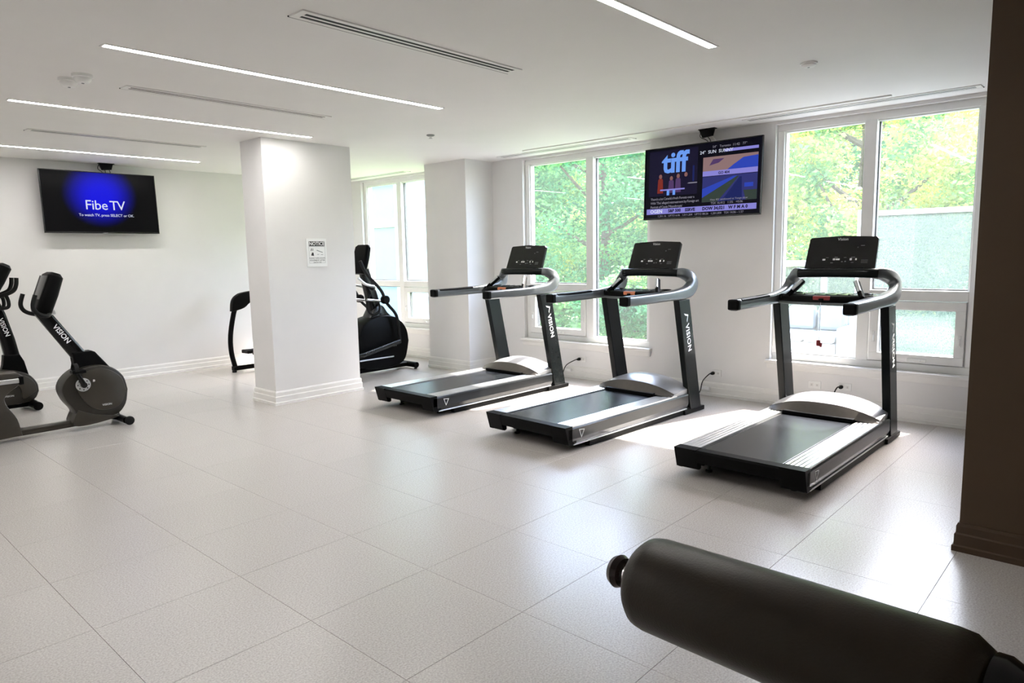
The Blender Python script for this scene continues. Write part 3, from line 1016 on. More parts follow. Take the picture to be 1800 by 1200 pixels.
s1 = obj('screen', bx(-TW / 2 + 0.012, TW / 2 - 0.012, -0.003, 0.011, -TH / 2 + 0.018, TH / 2 - 0.012), 'screen_blue', tv1)
text_obj('lettering', 'Fibe', 0.165, 'px_white', s1, scr(-0.065, -0.035), 0.0004, space=0.95)
text_obj('lettering', 'TV', 0.165, 'px_white', s1, scr(0.175, -0.035), 0.0004, space=0.82)
text_obj('caption', 'To watch TV, press SELECT or OK.', 0.046, 'px_white', s1, scr(0.045, -0.155), 0.0003, space=0.94)
tv2 = television('wall television showing a news programme, between the two big windows', (XW - 0.15, 3.49, 2.265), -math.pi / 2, -2.5)
s2 = obj('screen', bx(-TW / 2 + 0.012, TW / 2 - 0.012, -0.003, 0.011, -TH / 2 + 0.018, TH / 2 - 0.012), 'screen_black', tv2)
def quad(nm, pts, m, dy=-0.0036):
    bm = new()
    prism(bm, pts, dy - 0.0004, dy, 'y')
    return obj(nm, bm, m, s2)
def rect(nm, x0, x1, z0, z1, m, dy=-0.0036):
    return quad(nm, [(x0, z0), (x1, z0), (x1, z1), (x0, z1)], m, dy)
text_obj('lettering', 'tiff', 0.30, 'px_logo', s2, scr(-0.295, 0.205, -0.0046), 0.0004, space=0.95, bold=0.008)
rect('picture', -0.60, -0.03, -0.13, 0.345, 'px_dark')
# studio: presenters at a pale table under the word
for (px_, sc_k, body, skin) in ((-0.46, 1.0, 'px_red', 'px_skin'), (-0.33, 0.85, 'px_purple', 'px_skin'), (-0.25, 0.95, 'px_purple', 'px_skin'), (-0.16, 1.0, 'px_dark', 'px_skin')):
    h_ = 0.20 * sc_k
    quad('figure', [(px_ - 0.035, -0.10), (px_ + 0.035, -0.10), (px_ + 0.028, -0.10 + h_ * 0.72), (px_ + 0.012, -0.10 + h_ * 0.78), (px_ - 0.012, -0.10 + h_ * 0.78), (px_ - 0.028, -0.10 + h_ * 0.72)], body, -0.0042)
    quad('head', [(px_ + 0.019 * math.cos(a), -0.10 + h_ * 0.88 + 0.024 * math.sin(a)) for a in [k * math.pi / 5 for k in range(10)]], skin, -0.0042)
rect('table', -0.46, -0.17, -0.075, -0.060, 'px_lilac', -0.0050)
rect('table_leg', -0.38, -0.35, -0.125, -0.075, 'px_logo', -0.0050)
rect('table_leg', -0.31, -0.28, -0.125, -0.075, 'px_logo', -0.0050)
rect('ledge', -0.14, -0.03, -0.02, -0.010, 'px_text', -0.0042)
rect('light_column', -0.085, -0.065, 0.0, 0.16, 'px_navy', -0.0042)
for k, line in enumerate(('There\'s a lot Canada\'s fresh Forests over a', 'With \'The\' alleged mistreatment by Foreign art', 'Portrait of Cassia \'Misanthropia\'')):
    text_obj('caption', line, 0.036, 'px_text', s2, scr(-0.575, -0.160 - 0.042 * k), 0.0003, align='LEFT', space=0.86)
# weather map and road camera
text_obj('caption', '54°   Toronto  11:42   77°', 0.034, 'px_text', s2, scr(0.31, 0.322, -0.0044), 0.0003)
text_obj('caption', '24°  SUN  SUNNY', 0.046, 'px_white', s2, scr(0.17, 0.275, -0.0044), 0.0003)
rect('banner', 0.26, 0.61, 0.262, 0.290, 'px_lilac')
quad('map', [(0.03, 0.06), (0.61, 0.06), (0.61, 0.225), (0.03, 0.225)], 'px_tan')
quad('map_water', [(0.28, 0.075), (0.61, 0.075), (0.61, 0.20), (0.46, 0.19), (0.36, 0.13)], 'px_blue', -0.0042)
quad('map_water', [(0.10, 0.14), (0.20, 0.16), (0.26, 0.20), (0.14, 0.20)], 'px_purple', -0.0042)
rect('banner', 0.03, 0.61, 0.035, 0.085, 'px_lilac', -0.0046)
text_obj('caption', 'GO 404', 0.036, 'px_dark', s2, scr(0.26, 0.058, -0.0052), 0.0003, bold=0.001)
quad('road_picture', [(0.03, -0.225), (0.61, -0.225), (0.61, 0.030), (0.03, 0.030)], 'px_road')
quad('carriageway', [(0.03, -0.09), (0.36, 0.015), (0.40, 0.015), (0.03, -0.20)], 'px_blue', -0.0042)
quad('verge', [(0.03, -0.225), (0.20, -0.225), (0.42, 0.01), (0.40, 0.012), (0.03, -0.18)], 'px_green', -0.0046)
quad('carriageway', [(0.24, -0.225), (0.46, -0.225), (0.45, 0.005), (0.43, 0.005)], 'px_navy', -0.0046)
rect('road_sign', 0.48, 0.57, -0.10, -0.06, 'px_blue', -0.0050)
quad('verge', [(0.50, -0.225), (0.61, -0.225), (0.61, -0.13), (0.47, -0.13)], 'px_green', -0.0046)
text_obj('caption', 'Hwy 401 eastbound at Yonge slow', 0.028, 'px_text', s2, scr(0.32, -0.205, -0.0052), 0.0003)
text_obj('caption', 'TSX 16,412   1.5%   +0.06', 0.032, 'px_text', s2, scr(0.30, -0.240, -0.0052), 0.0003)
rect('ticker_band', -0.62, 0.61, -0.320, -0.262, 'px_lilac')
text_obj('caption', 'OGEN', 0.052, 'px_white', s2, scr(-0.50, -0.292, -0.0052), 0.0003, bold=0.001)
text_obj('caption', 'S&P 500    SSRVE', 0.044, 'px_dark', s2, scr(-0.20, -0.291, -0.0052), 0.0003, bold=0.002)
text_obj('caption', 'DOW 34,021   W F M A 0', 0.044, 'px_dark', s2, scr(0.28, -0.291, -0.0052), 0.0003, bold=0.002)
text_obj('caption', '1,201.16   UPTO 6.06   1,011.204   UPTO 88.26   1,201,000   TSX 14.06 - 1.57', 0.030, 'px_text', s2, scr(0.0, -0.342, -0.0052), 0.0003)

def cable_box(loc, rz, label, white=False):
    root = empty('television_bracket', loc)
    root.rotation_euler = (0, 0, rz)
    tag(root, label, 'bracket', 'ceiling brackets over the televisions')
    obj('ceiling_plate', bx(-0.09, 0.09, -0.03, 0.03, -0.008, 0, 0.002), 'black_plastic', root)
    obj('bracket_body', prism(new(), [(-0.085, -0.008), (0.075, -0.008), (0.055, -0.075), (-0.050, -0.085)], -0.02, 0.02, 'y', bev=0.003), 'black_plastic', root)
    for k, (xa, xb) in enumerate(((-0.08, -0.03), (0.0, 0.005), (0.05, 0.06))):
        obj('cable', tube(new(), smooth_path([(xa, 0.015, -0.02), (xa - 0.01, 0.022, -0.07), (xb, 0.055, -0.11), (xb, 0.085, -0.17)], 5), 0.004, 6), 'vinyl' if (white and k == 2) else 'rubber', root, True)
cable_box((3.20, YB - 0.12, H), 0.0, 'small black ceiling bracket with cables above the blue television')
cable_box((XW - 0.14, 3.42, H), -math.pi / 2, 'small black ceiling bracket with cables above the news television', True)

# ------------------------------------------------------------------ notice on the column
ns = empty('notice_sign', (4.236, C1[2], 1.604))
tag(ns, 'white paper notice with a black heading fixed to the beige column', 'sign')
obj('board', bx(-0.123, 0.123, -0.012, -0.0005, -0.152, 0.152, 0.002), 'sign_white', ns)
def npl(x, z, y=-0.0128):
    return Matrix.Translation((x, y, z)) @ SX
obj('heading_band', bx(-0.098, 0.098, -0.0128, -0.0120, 0.070, 0.122), 'print_black', ns)
text_obj('lettering', 'NOTICE', 0.052, 'sign_white', ns, npl(0, 0.096, -0.0136), 0.0003, bold=0.0012)
bm = new()
for (x0_, x1_, z0_, z1_) in ((-0.100, 0.100, 0.062, 0.064), (-0.100, 0.100, -0.112, -0.110), (-0.100, -0.098, -0.112, 0.064), (0.098, 0.100, -0.112, 0.064)):
    box(bm, x0_, x1_, -0.0126, -0.0120, z0_, z1_)
obj('border', bm, 'print_grey', ns)
bm = new()
prism(bm, [(-0.075, -0.03), (-0.04, -0.034), (-0.045, 0.0), (-0.062, 0.004)], -0.0128, -0.0120, 'y')
prism(bm, [(-0.078, 0.018), (-0.070, 0.018), (-0.062, 0.045), (-0.070, 0.047)], -0.0128, -0.0120, 'y')
prism(bm, [(-0.056, 0.018), (-0.050, 0.020), (-0.046, 0.044), (-0.052, 0.044)], -0.0128, -0.0120, 'y')
obj('pictogram', bm, 'print_black', ns)
bm = new()
prism(bm, [(-0.005, 0.022), (0.07, -0.002), (0.07, 0.006), (-0.003, 0.030)], -0.0128, -0.0120, 'y')
prism(bm, [(0.0, -0.022), (0.025, -0.022), (0.025, -0.017), (0.0, -0.017)], -0.0128, -0.0120, 'y')
prism(bm, [(0.045, -0.024), (0.075, -0.024), (0.075, -0.019), (0.045, -0.019)], -0.0128, -0.0120, 'y')
obj('pictogram', bm, 'print_grey', ns)
for k, t in enumerate(('PLEASE WIPE DOWN', 'EQUIPMENT AFTER', 'EACH USE')):
    text_obj('lettering', t, 0.0215, 'print_grey', ns, npl(0, -0.060 - 0.023 * k), 0.0003, bold=0.0004)

# ------------------------------------------------------------------ exercise bikes
def console_block(root, base, top, w, depth, m='black_plastic'):
    """slanted pod between base and top points (x,z), rounded, width w in y"""
    p0, p1 = Vector((base[0], 0, base[1])), Vector((top[0], 0, top[1]))
    return sweep(new(), [p0, p0.lerp(p1, 0.08), p0.lerp(p1, 0.5), p0.lerp(p1, 0.92), p1], rrect(w, depth, min(w, depth) * 0.42, 4), side=(0, 1, 0), scale=[(0.80, 0.72), (0.94, 0.95), (1, 1), (0.94, 0.92), (0.72, 0.55)])

def shroud_poly(pts, y0, y1, bev=0.03):
    P_ = [(p.x, p.z) for p in smooth_path([(x, 0, z) for x, z in pts + pts[:1]], 4)][:-1]
    return prism(new(), P_, y0, y1, 'y', bev=bev)

def mast_text(root, a, c, y, m='print_white'):
    a, c = Vector((a[0], y, a[1])), Vector((c[0], y, c[1]))
    d = (c - a).normalized()
    text_obj('lettering', 'VISION', 0.062, m, root, frame_mtx((a + c) / 2, d, Vector((1, 0, 1))), 0.0006, space=1.0, bold=0.001)

def crank_set(root, cx, cz, y, ang, L=0.15):
    s = -1 if y < 0 else 1
    ch = obj('chainring', disc_y(new(), cx, cz, min(y, y + s * 0.012), max(y, y + s * 0.012), 0.062, 0.003), 'silver', root, True)
    hub = obj('crank_hub', disc_y(new(), cx, cz, min(y + s * 0.012, y + s * 0.045), max(y + s * 0.012, y + s * 0.045), 0.026, 0.004), 'black_gloss', root, True)
    bm = new()
    for k in range(8):
        a = 2 * math.pi * k / 8
        disc_y(bm, cx + 0.045 * math.cos(a), cz + 0.045 * math.sin(a), min(y + s * 0.0121, y + s * 0.0135), max(y + s * 0.0121, y + s * 0.0135), 0.006, 0.0003, 8)
    obj('chainring_holes', bm, 'rubber', ch)
    d = Vector((math.cos(ang), 0, math.sin(ang)))
    p0 = Vector((cx, y + s * 0.032, cz))
    p1 = p0 + d * L
    arm = obj('crank_arm', sweep(new(), [p0, p0.lerp(p1, 0.5), p1], rrect(0.022, 0.040, 0.008), side=(0, 1, 0), scale=[1.2, 0.9, 0.8]), 'black_gloss', root, True)
    pc = p1 + Vector((0, s * 0.065, 0))
    bm = bx(pc.x - 0.055, pc.x + 0.055, pc.y - 0.045, pc.y + 0.045, pc.z - 0.014, pc.z + 0.014, 0.006)
    obj('pedal', bm, 'black_plastic', arm)
    path = smooth_path([(pc.x - 0.02, pc.y - 0.05, pc.z + 0.005), (pc.x - 0.02, pc.y - 0.045, pc.z + 0.05), (pc.x - 0.02, pc.y, pc.z + 0.075), (pc.x - 0.02, pc.y + 0.045, pc.z + 0.05), (pc.x - 0.02, pc.y + 0.05, pc.z + 0.005)], 4)
    obj('pedal_strap', sweep(new(), path, rrect(0.035, 0.006, 0.002), side=(1, 0, 0)), 'rubber', arm, True)

# recumbent bike: the seat end runs out of the picture
rb = empty('recumbent_bike', (2.07, 7.30, 0))
tag(rb, 'recumbent exercise bike with a grey seat rail and low floor beam', 'exercise bike')
obj('base_beam', sweep(new(), [(-1.42, 0, 0.065), (-0.3, 0, 0.065), (0.12, 0, 0.075)], rrect(0.085, 0.060, 0.015), side=(0, 1, 0)), 'shroud_light', rb, True)
SH = [(0.30, 0.33), (0.27, 0.46), (0.18, 0.555), (0.05, 0.595), (-0.10, 0.575), (-0.21, 0.50), (-0.255, 0.40), (-0.225, 0.29), (-0.165, 0.19), (-0.155, 0.10), (-0.10, 0.07), (0.02, 0.115), (0.18, 0.10), (0.27, 0.19)]
shd = obj('drive_shroud', shroud_poly(SH, -0.105, 0.105, 0.022), 'shroud', rb, True)
obj('shroud_cover', shroud_poly([(0.275, 0.33), (0.245, 0.45), (0.16, 0.53), (0.05, 0.565), (-0.07, 0.53), (-0.13, 0.42), (-0.10, 0.30), (-0.02, 0.20), (0.10, 0.165), (0.22, 0.20)], -0.118, -0.098, 0.008), 'shroud_light', shd, True)
obj('rear_fairing', shroud_poly([(-0.14, 0.20), (-0.19, 0.07), (-0.06, 0.045), (0.20, 0.085), (0.02, 0.13), (-0.08, 0.17)], -0.112, 0.112, 0.008), 'shroud_light', shd, True)
text_obj('lettering', 'VISION', 0.026, 'print_white', shd, Matrix.Translation((0.10, -0.1190, 0.215)) @ SX, 0.0005)
obj('screw_cap', disc_y(new(), 0.005, 0.455, -0.126, -0.117, 0.012, 0.002, 14), 'chrome', shd, True)
crank_set(rb, -0.085, 0.430, -0.118, math.radians(112))
crank_set(rb, -0.085, 0.430, 0.106, math.radians(-68))
obj('mast_boot', prism(new(), [(-0.145, 0.50), (0.215, 0.50), (0.06, 0.715), (0.03, 0.73), (-0.13, 0.73), (-0.12, 0.62)], -0.055, 0.055, 'y', bev=0.012), 'black_plastic', rb)
mst = obj('mast', sweep(new(), [(-0.02, 0, 0.62), (-0.17, 0, 0.86), (-0.33, 0, 1.12)], rrect(0.085, 0.115, 0.02), side=(0, 1, 0), scale=[(1, 1.1), (1, 1), (1, 0.95)]), 'black_gloss', rb, True)
mast_text(mst, (-0.245, 0.985), (-0.145, 0.825), -0.0432)
cp = obj('console', console_block(rb, (-0.335, 1.10), (-0.20, 1.455), 0.29, 0.135), 'black_plastic', rb, True)
d_ = Vector((0.135, 0, 0.355)).normalized()
nrm_ = Vector((-d_.z, 0, d_.x))
obj('display', sweep(new(), [Vector((-0.335, 0, 1.10)).lerp(Vector((-0.20, 0, 1.455)), f) + nrm_ * 0.060 for f in (0.30, 0.88)], rrect(0.24, 0.02, 0.006), side=(0, 1, 0)), 'black_gloss', cp, True)
for s in (1, -1):
    obj('handlebar', tube(new(), smooth_path([(-0.27, s * 0.05, 1.115), (-0.32, s * 0.16, 1.085), (-0.40, s * 0.20, 1.115), (-0.43, s * 0.20, 1.18), (-0.405, s * 0.20, 1.275)], 6), 0.018, 10), 'rubber', rb, True)
obj('handlebar_clamp', bx(-0.345, -0.225, -0.06, 0.06, 1.085, 1.135, 0.01), 'silver', rb)
obj('front_stabiliser', tube(new(), [(0.235, -0.18, 0.045), (0.235, 0.18, 0.045)], 0.032, 14), 'black_plastic', rb, True)
obj('stabiliser_arm', sweep(new(), [(0.06, 0, 0.105), (0.235, 0, 0.05)], rrect(0.09, 0.05, 0.012), side=(0, 1, 0)), 'black_plastic', rb, True)
for s in (1, -1):
    obj('transport_wheel', disc_y(new(), 0.255, 0.042, s * 0.198 - 0.016, s * 0.198 + 0.016, 0.042, 0.006, 20), 'rubber', rb, True)
# seat pedestal, rail and seat
ped = obj('seat_pedestal', shroud_poly([(-0.575, 0.045), (-0.60, 0.20), (-0.67, 0.34), (-0.66, 0.42), (-0.53, 0.52), (-0.545, 0.585), (-0.66, 0.61), (-1.30, 0.62), (-1.42, 0.55), (-1.30, 0.45), (-1.05, 0.36), (-0.98, 0.22), (-1.02, 0.045)], -0.075, 0.075, 0.012), 'shroud_light', rb, True)
obj('seat_rail', bx(-1.34, -0.555, -0.086, 0.086, 0.515, 0.555, 0.006), 'silver', ped)
obj('rail_cap', bx(-0.565, -0.525, -0.090, 0.090, 0.495, 0.570, 0.01), 'black_plastic', ped)
obj('rear_stabiliser', tube(new(), [(-1.36, -0.27, 0.045), (-1.36, 0.27, 0.045)], 0.035, 14), 'black_plastic', rb, True)
obj('seat', bx(-1.22, -0.80, -0.22, 0.22, 0.615, 0.70, 0.03), 'vinyl_pad', rb)
obj('seat_back', bx(-0.035, 0.035, -0.23, 0.23, 0.0, 0.52, 0.028), 'vinyl_pad', rb, False, (-1.22, 0, 0.70), (0, math.radians(-20), 0))
for s in (1, -1):
    obj('seat_handle', tube(new(), smooth_path([(-1.08, s * 0.20, 0.60), (-1.0, s * 0.30, 0.62), (-0.86, s * 0.31, 0.70), (-0.78, s * 0.31, 0.80)], 5), 0.016, 10), 'rubber', rb, True)

# upright bike behind it
ub_ = empty('upright_bike', (1.62, 8.80, 0))
tag(ub_, 'upright exercise bike with curved horn handlebar, standing by the wall behind the recumbent bike', 'exercise bike')
SH2 = [(0.37, 0.19), (0.36, 0.28), (0.29, 0.38), (0.16, 0.44), (-0.02, 0.46), (-0.22, 0.44), (-0.36, 0.36), (-0.38, 0.24), (-0.28, 0.13), (-0.05, 0.09), (0.18, 0.075), (0.32, 0.105)]
shd2 = obj('drive_shroud', shroud_poly(SH2, -0.10, 0.10, 0.022), 'shroud', ub_, True)
obj('shroud_cover', shroud_poly([(0.345, 0.20), (0.335, 0.28), (0.27, 0.36), (0.14, 0.415), (-0.02, 0.43), (0.10, 0.36), (0.20, 0.25), (0.22, 0.13)], -0.112, -0.094, 0.006), 'shroud_light', shd2, True)
text_obj('lettering', 'VISION', 0.026, 'print_white', shd2, Matrix.Translation((0.10, -0.1010, 0.175)) @ SX, 0.0005)
obj('mast_boot', prism(new(), [(0.06, 0.42), (0.305, 0.36), (0.275, 0.52), (0.24, 0.60), (0.10, 0.60), (0.085, 0.50)], -0.05, 0.05, 'y', bev=0.01), 'black_plastic', ub_)
mst2 = obj('mast', sweep(new(), [(0.19, 0, 0.50), (0.155, 0, 0.75), (0.10, 0, 1.02), (0.02, 0, 1.27)], rrect(0.085, 0.13, 0.02), side=(0, 1, 0), scale=[1.05, 1, 0.95, 0.9]), 'black_gloss', ub_, True)
mast_text(mst2, (0.105, 0.98), (0.155, 0.80), -0.0432)
cp2 = obj('console', console_block(ub_, (0.02, 1.22), (0.20, 1.54), 0.30, 0.13), 'black_plastic', ub_, True)
d_ = Vector((0.18, 0, 0.32)).normalized()
nrm_ = Vector((-d_.z, 0, d_.x))
obj('display', sweep(new(), [Vector((0.02, 0, 1.22)).lerp(Vector((0.20, 0, 1.54)), f) + nrm_ * 0.058 for f in (0.30, 0.88)], rrect(0.24, 0.02, 0.006), side=(0, 1, 0)), 'black_gloss', cp2, True)
for s in (1, -1):
    hb = obj('handlebar', tube(new(), smooth_path([(0.05, s * 0.04, 1.20), (0.09, s * 0.08, 1.21), (0.17, s * 0.10, 1.235), (0.235, s * 0.10, 1.27), (0.262, s * 0.10, 1.33), (0.27, s * 0.10, 1.40)], 6), 0.020, 10), 'rubber', ub_, True)
    obj('side_grip', tube(new(), smooth_path([(0.16, s * 0.10, 1.235), (0.18, s * 0.10, 1.16), (0.17, s * 0.10, 1.10), (0.10, s * 0.09, 1.09)], 5), 0.018, 10), 'rubber', hb, True)
obj('bottle_holder', lathe(new(), [(0, 0), (0.048, 0), (0.052, 0.14), (0.044, 0.14), (0.042, 0.01), (0, 0.01)], 18, Matrix.Translation((-0.02, -0.06, 0.84))), 'graphite', ub_, True)
crank_set(ub_, -0.10, 0.31, -0.106, math.radians(100))
crank_set(ub_, -0.10, 0.31, 0.106, math.radians(-80))
obj('front_stabiliser', tube(new(), [(0.31, -0.26, 0.055), (0.31, 0.26, 0.055)], 0.045, 14), 'black_plastic', ub_, True)
obj('base_beam', sweep(new(), [(-0.55, 0, 0.06), (0.30, 0, 0.06)], rrect(0.09, 0.06, 0.015), side=(0, 1, 0)), 'black_plastic', ub_, True)
obj('rear_stabiliser', tube(new(), [(-0.55, -0.26, 0.045), (-0.55, 0.26, 0.045)], 0.036, 14), 'black_plastic', ub_, True)
obj('seat_post', tube(new(), [(-0.30, 0, 0.30), (-0.42, 0, 0.86)], 0.034, 14), 'chrome', ub_, True)
obj('saddle', sweep(new(), [(-0.60, 0, 0.88), (-0.50, 0, 0.895), (-0.38, 0, 0.895), (-0.26, 0, 0.88)], rrect(0.26, 0.07, 0.03), side=(0, 1, 0), scale=[(0.8, 0.8), (1, 1), (0.6, 0.9), (0.25, 0.6)]), 'vinyl_pad', ub_, True)

# ------------------------------------------------------------------ elliptical trainer behind the column
el = empty('elliptical_trainer', (5.62, 7.62, 0))
tag(el, 'black elliptical trainer with a big round housing between the columns', 'elliptical')
ES = [(0.43, 0.40), (0.40, 0.56), (0.30, 0.69), (0.16, 0.76), (-0.05, 0.77), (-0.28, 0.70), (-0.40, 0.52), (-0.42, 0.30), (-0.36, 0.12), (-0.10, 0.07), (0.20, 0.08), (0.36, 0.16)]
esh = obj('drive_housing', shroud_poly(ES, -0.17, 0.17, 0.035), 'black_plastic', el, True)
obj('housing_cap', shroud_poly([(0.26, 0.71), (0.14, 0.80), (0.06, 0.90), (-0.04, 0.90), (-0.12, 0.80), (-0.16, 0.70), (0.05, 0.755)], -0.10, 0.10, 0.02), 'graphite', el, True)
obj('housing_trim', bx(-0.40, 0.15, -0.176, -0.168, 0.205, 0.222, 0.002), 'silver', esh)
text_obj('lettering', 'VISION', 0.04, 'print_grey', esh, Matrix.Translation((0.14, -0.1710, 0.36)) @ SX, 0.0005)
obj('mast', sweep(new(), [(0.0, 0, 0.78), (-0.06, 0, 1.05), (-0.16, 0, 1.38)], rrect(0.12, 0.15, 0.03), side=(0, 1, 0), scale=[1.2, 1.0, 0.8]), 'black_gloss', el, True)
obj('console', console_block(el, (-0.25, 1.33), (-0.14, 1.70), 0.30, 0.08), 'black_plastic', el, True)
obj('console_arm', prism(new(), [(-0.20, 1.33), (-0.12, 1.33), (-0.02, 1.12), (-0.06, 1.05), (-0.12, 1.10)], -0.04, 0.04, 'y', bev=0.008), 'black_plastic', el)
for s in (1, -1):
    arm = obj('swing_arm', tube(new(), smooth_path([(-0.42, s * 0.30, 1.50), (-0.34, s * 0.31, 1.34), (-0.12, s * 0.30, 1.12), (-0.02, s * 0.28, 0.95), (0.13, s * 0.26, 0.80), (0.18, s * 0.25, 0.66), (0.20, s * 0.25, 0.42)], 6), 0.020, 10), 'rubber', el, True)
    obj('pivot_joint', disc_y(new(), -0.04, 0.99, s * 0.28 - 0.04, s * 0.28 + 0.04, 0.055, 0.01, 18), 'black_plastic', arm, True)
    obj('link_arm', sweep(new(), [(0.20, s * 0.25, 0.42), (-0.40, s * 0.25, 0.30), (-1.15, s * 0.24, 0.24)], rrect(0.045, 0.06, 0.012), side=(0, 1, 0)), 'graphite', el, True)
    obj('foot_pedal', bx(-1.22, -0.82, s * 0.15, s * 0.34, 0.27, 0.31, 0.012), 'black_plastic', el)
    obj('fixed_grip', tube(new(), smooth_path([(-0.04, s * 0.05, 1.12), (-0.12, s * 0.16, 1.16), (-0.26, s * 0.17, 1.20), (-0.36, s * 0.16, 1.28)], 5), 0.017, 10), 'silver', el, True)
    obj('lower_grip', tube(new(), smooth_path([(0.07, s * 0.10, 0.95), (-0.05, s * 0.17, 0.97), (-0.25, s * 0.18, 1.0)], 5), 0.015, 10), 'silver', el, True)
obj('cable_loop', tube(new(), smooth_path([(-0.14, -0.08, 1.06), (-0.20, -0.10, 0.90), (-0.14, -0.11, 0.80), (-0.02, -0.10, 0.82), (0.0, -0.09, 0.92)], 6), 0.018, 8), 'rubber', el, True)
obj('front_stabiliser', tube(new(), [(0.50, -0.22, 0.055), (0.50, 0.22, 0.055)], 0.040, 14), 'black_plastic', el, True)
obj('base_beam', sweep(new(), [(-1.45, 0, 0.055), (0.50, 0, 0.055)], rrect(0.10, 0.06, 0.015), side=(0, 1, 0)), 'black_plastic', el, True)
obj('rear_stabiliser', tube(new(), [(-1.45, -0.30, 0.045), (-1.45, 0.30, 0.045)], 0.038, 14), 'black_plastic', el, True)
for s in (1, -1):
    obj('levelling_foot', lathe(new(), [(0, 0), (0.022, 0), (0.022, 0.012), (0.01, 0.016), (0.01, 0.04), (0, 0.04)], 12, Matrix.Translation((0.50, s * 0.19, 0))), 'rubber', el, True)

# ------------------------------------------------------------------ walker-style stepper whose rear shows left of the column
stp = empty('stair_stepper', (4.95, 9.25, 0))
tag(stp, 'black fitness machine with a bowed rear post, half hidden behind the beige column', 'fitness machine')
obj('rear_post', sweep(new(), smooth_path([(-0.52, 0, 0.05), (-0.565, 0, 0.28), (-0.56, 0, 0.52), (-0.50, 0, 0.80), (-0.45, 0, 0.92)], 5), rrect(0.055, 0.06, 0.018), side=(0, 1, 0)), 'black_plastic', stp, True)
obj('post_hood', shroud_poly([(-0.53, 0.84), (-0.51, 0.98), (-0.44, 1.06), (-0.30, 1.10), (0.20, 1.14), (0.24, 1.06), (-0.20, 0.98), (-0.36, 0.88)], -0.05, 0.05, 0.012), 'black_plastic', stp, True)
obj('base_beam', sweep(new(), [(-0.56, 0, 0.055), (0.50, 0, 0.055)], rrect(0.07, 0.06, 0.012), side=(0, 1, 0)), 'black_plastic', stp, True)
obj('foot_pad', lathe(new(), [(0, 0), (0.03, 0), (0.032, 0.02), (0.012, 0.026), (0.012, 0.04), (0, 0.04)], 12, Matrix.Translation((-0.54, 0, 0))), 'rubber', stp, True)
for s in (1, -1):
    obj('step', bx(-0.30, 0.02, s * 0.06, s * 0.25, 0.22, 0.27, 0.01), 'rubber', stp)
obj('cross_member', bx(-0.02, 0.06, -0.30, 0.30, 0.03, 0.08, 0.006), 'black_plastic', stp)
obj('drive_housing', shroud_poly([(0.02, 0.08), (0.02, 0.50), (0.12, 0.72), (0.34, 0.78), (0.48, 0.60), (0.52, 0.08)], -0.24, 0.24, 0.02), 'black_plastic', stp, True)
obj('console_post', sweep(new(), [(0.30, 0, 0.74), (0.24, 0, 1.05), (0.20, 0, 1.24)], rrect(0.10, 0.08, 0.02), side=(0, 1, 0)), 'black_gloss', stp, True)
obj('console', console_block(stp, (0.16, 1.20), (0.26, 1.42), 0.34, 0.07), 'black_plastic', stp, True)

# ------------------------------------------------------------------ padded roller near the camera
pm = empty('padded_roller_stand', (0.745, -0.28, 0))
tag(pm, 'dark brown vinyl padded roller with a red-brown end knob on a steel stand', 'gym machine')
O_ = Vector((0.745, -0.28, 0))
A_ = Vector((0.792, 0.487, 1.100)) - O_
B_ = Vector((0.745, 0.076, 1.121)) - O_
ax = (A_ - B_).normalized()
def along(prof, origin, axis, n=36):
    q = axis.to_track_quat('Z', 'Y').to_matrix().to_4x4()
    return lathe(new(), prof, n, Matrix.Translation(origin) @ q)
L_ = (A_ - B_).length
R_ = 0.0625
roll = obj('roller_pad', along([(0, 0.0), (0.030, 0.001), (0.050, 0.008), (R_ * 0.97, 0.024), (R_, 0.04), (R_ * 1.01, L_ * 0.5), (R_, L_ - 0.026), (R_ * 0.965, L_ - 0.012), (0.053, L_ - 0.003), (0.034, L_), (0, L_)], B_, ax), 'vinyl_pad', pm, True)
obj('collar', along([(0, L_ - 0.002), (0.029, L_ - 0.002), (0.029, L_ + 0.004), (0.019, L_ + 0.009), (0.014, L_ + 0.034), (0, L_ + 0.034)], B_, ax), 'chrome', pm, True)
obj('end_knob', along([(0, L_ + 0.031), (0.010, L_ + 0.031), (0.020, L_ + 0.035), (0.0235, L_ + 0.043), (0.020, L_ + 0.051), (0.011, L_ + 0.056), (0, L_ + 0.057)], B_, ax), 'knob_red', pm, True)
obj('shaft', along([(0, -0.36), (0.016, -0.36), (0.016, 0.002), (0, 0.002)], B_, ax, 20), 'chrome', pm, True)
obj('inner_collar', along([(0.016, -0.028), (0.040, -0.028), (0.044, -0.018), (0.050, -0.006), (0.050, 0.004), (0.016, 0.004)], B_, ax), 'black_gloss', pm, True)
obj('clamp', bx(-0.045, 0.045, -0.06, 0.06, 1.045, 1.145, 0.01), 'black_plastic', pm)
obj('post', sweep(new(), [(0, 0, 0.05), (0, 0, 1.06)], rrect(0.06, 0.06, 0.012), side=(0, 1, 0)), 'dark_paint', pm, True)
obj('base_foot', bx(-0.32, 0.32, -0.04, 0.04, 0.0, 0.055, 0.008), 'dark_paint', pm)
obj('base_foot', bx(-0.04, 0.04, -0.45, -0.04, 0.0, 0.055, 0.008), 'dark_paint', pm)

# ------------------------------------------------------------------ outside
struct('ground', bx(-25, 70, -60, 70, -0.40, -0.30), 'lawn')
ter = obj('patio_slab', bx(XW + WT + 0.01, 11.4, -6.0, 5.6, -0.299, -0.06, 0.01), 'concrete')
tag(ter, 'pale concrete patio slab outside the window with the frosted screen', 'patio')

